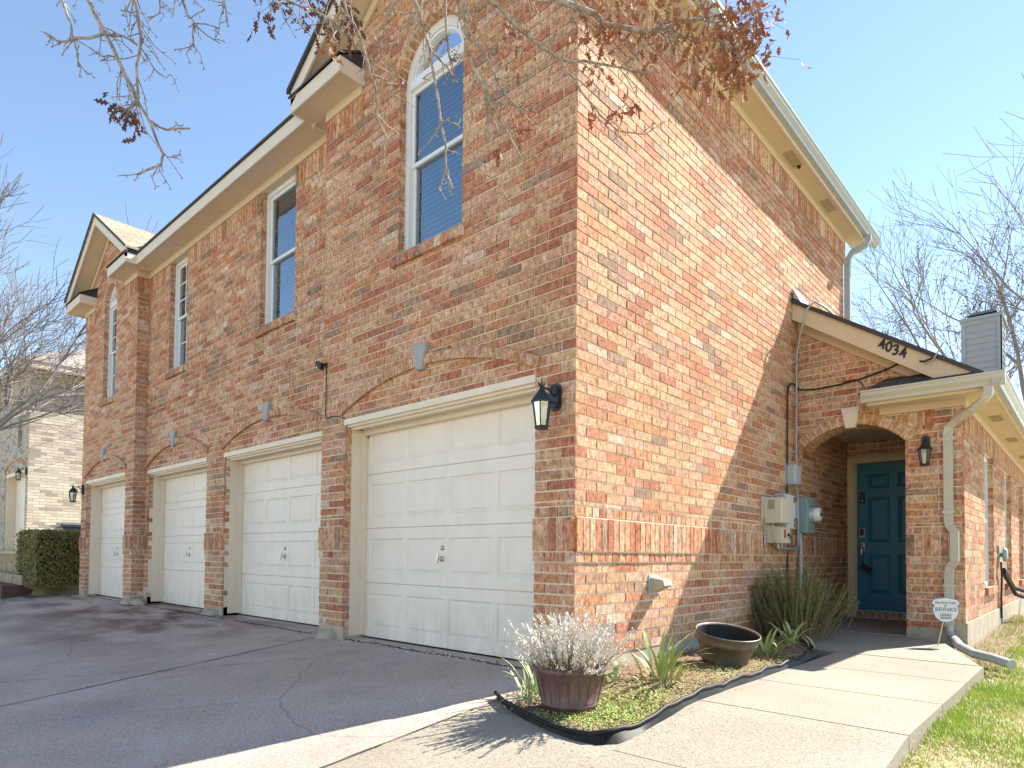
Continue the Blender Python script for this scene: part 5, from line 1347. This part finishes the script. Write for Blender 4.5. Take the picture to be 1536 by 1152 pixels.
m.box((a+.06, NY+.08, 3.55), (b-.06, NY+.14, 3.6)); m.box((a+.06, NY+.08, 5.04), (b-.06, NY+.14, 5.1)); m.box((a+.06, NY+.08, 4.3), (b-.06, NY+.14, 4.36)); wn = m.build('window', M_VINYL, nb)
m = MB(); m.add([(a, NY+.11, 3.55), (b, NY+.11, 3.55), (b, NY+.11, 5.1), (a, NY+.11, 5.1)], [(0, 1, 2, 3)]); m.build('pane', M_GLASS, wn)
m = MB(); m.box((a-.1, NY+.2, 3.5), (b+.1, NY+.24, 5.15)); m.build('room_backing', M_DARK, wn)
m = MB(); z = EH; x0, x1, y0, y1 = NX-9.3, NX+.35, NY-.35, NY+9.4
m.box((x0, y0, z-.02), (x1, y0+.02, z+.14)); m.box((x1-.02, y0+.02, z-.02), (x1, y1, z+.14)); m.box((x0+.02, y0+.02, z+.02), (x1-.02, y1, z+.04)); m.build('eaves', M_TRIM, nb)
m = MB(); z += .142; m.add([(x0-.03, y0-.03, z), (x1+.03, y0-.03, z), (x1+.03, y1, z), (x0-.03, y1, z), (x1-3.6, (y0+y1)/2-.8, z+2.2), (x1-5.8, (y0+y1)/2-.8, z+2.2)], [(0, 1, 4, 5), (1, 2, 4), (2, 3, 5, 4), (3, 0, 5), (3, 2, 1, 0)]); m.build('roof', M_SHINGG, nb, roofuv)
copy_thing(l1, (NX-.13, NY-.01, 2.85), 'wall lantern at the corner of the pale neighbouring house', 0, LG)

# ================================================================== bare trees
def branch(g, p, d, L, r, depth, spread=.55, up=.12, tips=None, seg=4, minr=.004, kids=(3, 5)):
    pts = [p]; rs = [r]; q = p.copy(); dd = d.copy()
    for k in range(seg):
        dd = (dd+Vector((random.gauss(0, .12), random.gauss(0, .12), random.gauss(0, .08)+up*.35))).normalized()
        q = q+dd*(L/seg); pts.append(q.copy()); rs.append(max(minr, r*(1-.55*(k+1)/seg)))
    g.tube(pts, rs, 6 if r > .04 else (4 if r > .012 else 3), 0, False)
    if depth == 0:
        if tips is not None: tips.append((pts[-1], dd))
        return
    n = random.randint(*kids)
    for k in range(n):
        t = random.uniform(.3, 1) if k < n-1 else 1
        i = min(seg-1, int(t*seg)); pp = pts[i].lerp(pts[i+1], t*seg-i)
        ax = dd.orthogonal().normalized(); ax.rotate(Matrix.Rotation(random.uniform(0, 6.28), 3, dd))
        nd = (dd+ax*random.uniform(.5, 1.0)*spread*1.5+Vector((0, 0, up))).normalized() if k < n-1 else (dd+ax*.2).normalized()
        branch(g, pp, nd, L*random.uniform(.55, .8), max(minr, r*random.uniform(.45, .6)), depth-1, spread, up, tips, max(2, seg-1), minr, kids)
def bare_tree(name, base, H, r, label, limbs, depth=5, mat=None, minr=.006, buds=False, seed=1, spread=.55, lean=(0, 0), kids=(3, 4)):
    random.seed(seed)
    t = thing(name, base, label, 'tree', 'bare winter trees'); base = Vector(base)
    th = H*.28; top = base+Vector((lean[0]*.3, lean[1]*.3, th))
    m = MB(); m.tube([base-Vector((0, 0, .3)), base+Vector((.03, .02, th*.5)), top], [r*1.25, r, r*.85], 10); m.build('trunk', mat, t)
    g = MB(); tips = []
    for k in range(limbs):
        az = 6.28*k/limbs+random.uniform(-.3, .3); tilt = random.uniform(.35, .75)
        d = Vector((math.cos(az)*math.sin(tilt)+lean[0]*.1, math.sin(az)*math.sin(tilt)+lean[1]*.1, math.cos(tilt))).normalized()
        branch(g, top-Vector((0, 0, random.uniform(0, th*.15))), d, H*.30, r*.55, depth, spread, .10, tips, 4, minr, kids)
    if buds:
        for p, d in tips:
            for j in range(2):
                s_ = .03; q = p+Vector((random.uniform(-.04, .04),)*3); g.add([q, q+Vector((s_, 0, s_)), q+Vector((0, s_, s_*1.4)), q+Vector((-s_, 0, s_*.6))], [(0, 1, 2, 3)], 1)
    g.build('crown', [mat, M_DEADP], t)
    return t
M_TW = pm('bark_far', (.17, .155, .15), (.27, .245, .235), 6, .9)
def gp(px, D, z=0):
    p = at(px, 830, D); return (p.x, p.y, z)
bare_tree('bare_tree', gp(-95, 13.5, .3), 8.0, .12, 'large bare tree at the left edge in front of the pale house', 6, 5, M_TW, .0048, False, 11, .6, (.5, .4))
bare_tree('bare_tree', gp(1640, 16, -.1), 12.0, .17, 'tall bare tree at the right edge behind the chimney', 7, 5, M_TW, .006, False, 23, .62, (-1.5, 0), (2, 4))
bare_tree('bare_tree', gp(1400, 22, -.1), 11.5, .13, 'finely twigged bare tree rising behind the porch roof, left of the chimney', 6, 5, M_TW, .007, True, 31, .42, (0, 0), (2, 4))

# ================================================================== overhanging oak
random.seed(99)
oak = thing('oak_tree', (.6, -7.6, -.8), 'bare oak limbs with clinging brown leaves hanging in from above', 'tree')
m = MB(); hub = Vector((.9, -6.0, 4.6))
m.tube([(.6, -7.6, -1.0), (.62, -7.5, .8), (.7, -7.1, 2.6), hub], [.24, .19, .16, .10], 12); m.build('trunk', M_BARK, oak)
g = MB(); lf = MB()
def leafclump(p, n, sp, size, mi=0):
    for k in range(n):
        q = p+Vector((random.gauss(0, sp), random.gauss(0, sp), random.gauss(0, sp)-sp*.3))
        d = Vector((random.gauss(0, .7), random.gauss(0, .7), random.gauss(-.8, .5))).normalized(); L = size*random.uniform(.6, 1.25)
        s_ = d.cross(Vector((random.random()-.5, random.random()-.5, random.random()-.5))).normalized(); nn = d.cross(s_)*L*.12
        # lobed oak leaf outline
        P_ = [(0, 0), (.15, .07), (.28, .30), (.36, .10), (.50, .36), (.60, .12), (.74, .28), (.82, .08), (1, 0)]
        vs = [q+d*(L*a)+s_*(L*b*.62)+nn*math.sin(a*3) for a, b in P_]+[q+d*(L*a)-s_*(L*b*.62)+nn*math.sin(a*3+.6) for a, b in P_[1:-1]]
        fs = []
        for i in range(8):
            A_, B_ = i, i+1; C_ = 8 if i+1 == 8 else 9+i; D_ = 0 if i == 0 else 8+i
            fs.append([A_, B_, D_] if C_ == B_ else ([A_, B_, C_] if D_ == A_ else [A_, B_, C_, D_]))
        lf.add(vs, fs, mi)
        if k % 3 == 0: g.tube([p, q], [.0016, .0008], 3, 0, False)
def twigs(pts, n, L, r=.0022):
    for k in range(n):
        i = random.randrange(len(pts)-1); p = pts[i].lerp(pts[i+1], random.random()); ax = (pts[i+1]-pts[i]).normalized()
        d = (ax*random.uniform(.2, .9)+Vector((random.gauss(0, .6), random.gauss(0, .6), random.gauss(-.25, .6)))).normalized(); l = L*random.uniform(.4, 1.2)
        a = p+d*l*.5+Vector((random.gauss(0, .012),)*3); b = a+(d+Vector((random.gauss(0, .3), random.gauss(0, .3), random.gauss(0, .3)))).normalized()*l*.5
        g.tube([p, a, b], [r, r*.8, r*.6], 3, 0, False)
        for j in range(3):
            t = random.random(); q = p.lerp(a, t*2) if t < .5 else a.lerp(b, t*2-1); e = Vector((random.gauss(0, 1), random.gauss(0, 1), random.gauss(0, 1))).normalized()*random.uniform(.008, .03)
            g.tube([q, q+e], [r*.8, r*.6], 3, 0, False)
        g.tube([b, b+d*.006, b+d*.012], [r*.6, r*1.3, r*.4], 4, 0, False)
def limb(px, D0, D1, r0, r1, tw=6, tl=.12, leader=False):
    n = len(px); pts = [at(x, y, D0+(D1-D0)*i/(n-1)) for i, (x, y) in enumerate(px)]
    # soften: add midpoints with slight kinks
    P_ = []
    for a, b in zip(pts, pts[1:]): P_ += [a, a.lerp(b, .5)+Vector((random.gauss(0, .006), random.gauss(0, .006), random.gauss(0, .006)))]
    P_.append(pts[-1]); r0 *= 1.12; r1 *= 1.3; rr = [r0+(r1-r0)*(i/(len(P_)-1))**.8 for i in range(len(P_))]
    if leader:
        p0 = P_[0]; k = p0.lerp(hub, .45)+Vector((0, 0, .25)); g.tube([hub, k, p0], [max(.05, r0*1.6), r0*1.25, r0], 7, 0, False)
    g.tube(P_, rr, 7 if r0 > .008 else 5, 0, False); twigs(P_, int(tw*1.3)+1, tl*1.2, max(.0019, min(.0030, r1*.8)))
    return P_
A = limb([(825, -40), (837, 0), (892, 21), (926, 40), (973, 49), (1003, 40), (1045, 29), (1079, 23), (1130, 11)], 3.1, 3.4, .015, .006, 16, .2, True)
limb([(1003, 40), (1040, 62), (1070, 105), (1072, 128)], 3.3, 3.35, .005, .003, 6, .12)
limb([(973, 49), (1000, 55), (1060, 60), (1110, 70)], 3.3, 3.5, .005, .003, 10, .16)
B = limb([(712, -40), (735, 0), (769, 34), (803, 64), (841, 89), (875, 91), (935, 102), (971, 111)], 2.9, 3.3, .012, .003, 16, .15, True)
limb([(841, 89), (862, 119), (884, 153), (901, 174), (926, 196), (969, 202)], 3.1, 3.3, .006, .0025, 8, .1)
Cc = limb([(680, -30), (686, 0), (701, 43), (711, 106), (735, 153), (752, 183), (782, 238)], 2.8, 3.1, .009, .004, 16, .16, True)
limb([(735, 153), (750, 155), (775, 160), (803, 168)], 3.0, 3.1, .005, .003, 4, .06)
limb([(701, 43), (728, 80), (745, 120), (770, 155), (790, 165)], 2.9, 3.1, .005, .003, 8, .1)
limb([(711, 106), (708, 180), (700, 215), (720, 255), (745, 272)], 3.0, 3.2, .004, .002, 5, .08)
limb([(505, -30), (520, 20), (540, 57), (553, 96), (562, 124), (567, 150), (568, 182), (584, 211)], 3.0, 3.2, .006, .0035, 8, .12, True)
limb([(559, 112), (582, 126), (606, 126)], 3.1, 3.2, .005, .003, 2, .05)
limb([(608, -40), (621, 0), (633, 43), (645, 73), (652, 120), (661, 182), (668, 255), (679, 283)], 2.9, 3.1, .008, .004, 12, .12, True)
limb([(661, 182), (680, 185), (690, 192)], 3.0, 3.1, .003, .002, 2, .05)
limb([(645, 73), (670, 100), (684, 122)], 3.0, 3.1, .004, .003, 2, .05)
limb([(668, -30), (668, 0), (670, 52), (674, 85), (685, 92)], 3.0, 3.1, .006, .004, 5, .1, True)
limb([(600, -30), (593, 0), (576, 43), (566, 68), (558, 102)], 3.3, 3.5, .006, .003, 8, .14, True)
limb([(640, -20), (620, 30), (590, 60), (560, 75)], 3.4, 3.6, .004, .002, 8, .12, True)
limb([(760, -30), (800, 0), (850, 10), (880, 60)], 3.3, 3.5, .005, .002, 14, .18, True)
limb([(850, -30), (870, 20), (905, 60), (935, 75)], 3.4, 3.6, .005, .002, 10, .16, True)
L1 = limb([(118, -40), (133, 0), (156, 47), (177, 89), (198, 130), (208, 154), (227, 188), (245, 232), (242, 247), (206, 262)], 3.0, 3.2, .009, .004, 14, .12, True)
L2 = limb([(195, -40), (201, 0), (208, 39), (211, 70), (206, 130), (202, 156)], 3.0, 3.1, .008, .004, 18, .16, True)
limb([(159, 50), (112, 57), (86, 62), (62, 46)], 3.05, 3.0, .006, .0035, 3, .06)
limb([(85, -40), (94, 0), (107, 39), (112, 65), (117, 99)], 3.1, 3.1, .005, .003, 5, .1, True)
limb([(175, 86), (154, 85), (115, 60)], 3.1, 3.1, .003, .002, 3, .05)
limb([(227, 182), (250, 195), (285, 193)], 3.15, 3.2, .005, .0035, 2, .04)
limb([(245, 232), (258, 236), (271, 232)], 3.2, 3.2, .003, .002, 2, .03)
limb([(211, 70), (232, 104), (250, 117), (257, 113)], 3.1, 3.1, .003, .002, 3, .05)
limb([(159, 52), (182, 53), (206, 68)], 3.05, 3.1, .005, .003, 3, .05)
limb([(262, -40), (273, 0), (291, 33), (291, 70)], 3.2, 3.2, .005, .003, 8, .09, True)
limb([(291, 35), (328, 42)], 3.2, 3.2, .003, .002, 1, .04); limb([(293, 38), (330, 65)], 3.2, 3.2, .003, .002, 1, .04)
limb([(330, -40), (336, 0), (342, 40)], 3.1, 3.1, .004, .003, 4, .08, True)
limb([(240, -30), (240, 8), (225, 28)], 3.1, 3.1, .004, .002, 4, .08, True)
limb([(380, -40), (430, 0), (470, 15), (510, 40)], 3.1, 3.2, .007, .003, 16, .14, True)
for x, y, n, sp, mi in ((182, 162, 15, .04, 1), (192, 178, 9, .03, 1), (203, 192, 4, .02, 1), (405, 8, 12, .05, 1), (395, -5, 10, .05, 1), (480, 15, 22, .07, 1), (505, 40, 18, .05, 1), (515, 20, 18, .06, 1), (500, 65, 7, .03, 0), (450, 5, 8, .05, 1),
                        (1115, 40, 70, .09, 0), (1085, 70, 50, .08, 0), (1120, 80, 40, .07, 0), (1060, 30, 42, .08, 0), (1020, 15, 34, .09, 0), (1130, 20, 40, .08, 0), (1095, 105, 18, .05, 0), (985, 25, 26, .08, 0), (950, 10, 22, .09, 0),
                        (770, 50, 10, .04, 0), (780, 75, 10, .04, 0), (765, 30, 8, .04, 0), (778, 182, 8, .025, 0), (775, 200, 5, .02, 0), (750, 226, 4, .015, 0), (895, 40, 20, .06, 0), (910, 60, 12, .04, 0), (898, 108, 7, .02, 0), (936, 158, 9, .03, 0), (928, 172, 6, .02, 0), (882, 172, 6, .02, 0), (980, 75, 6, .02, 0), (1052, 118, 5, .02, 0), (1018, 122, 5, .02, 0), (885, 20, 14, .06, 0)):
    leafclump(at(x, y, 3.15+random.uniform(-.05, .3)), int(n*1.6), sp, .062, mi)
g.build('branches', M_BARK, oak); lf.build('dead_leaves', [M_DEADL, M_DEADP], oak)
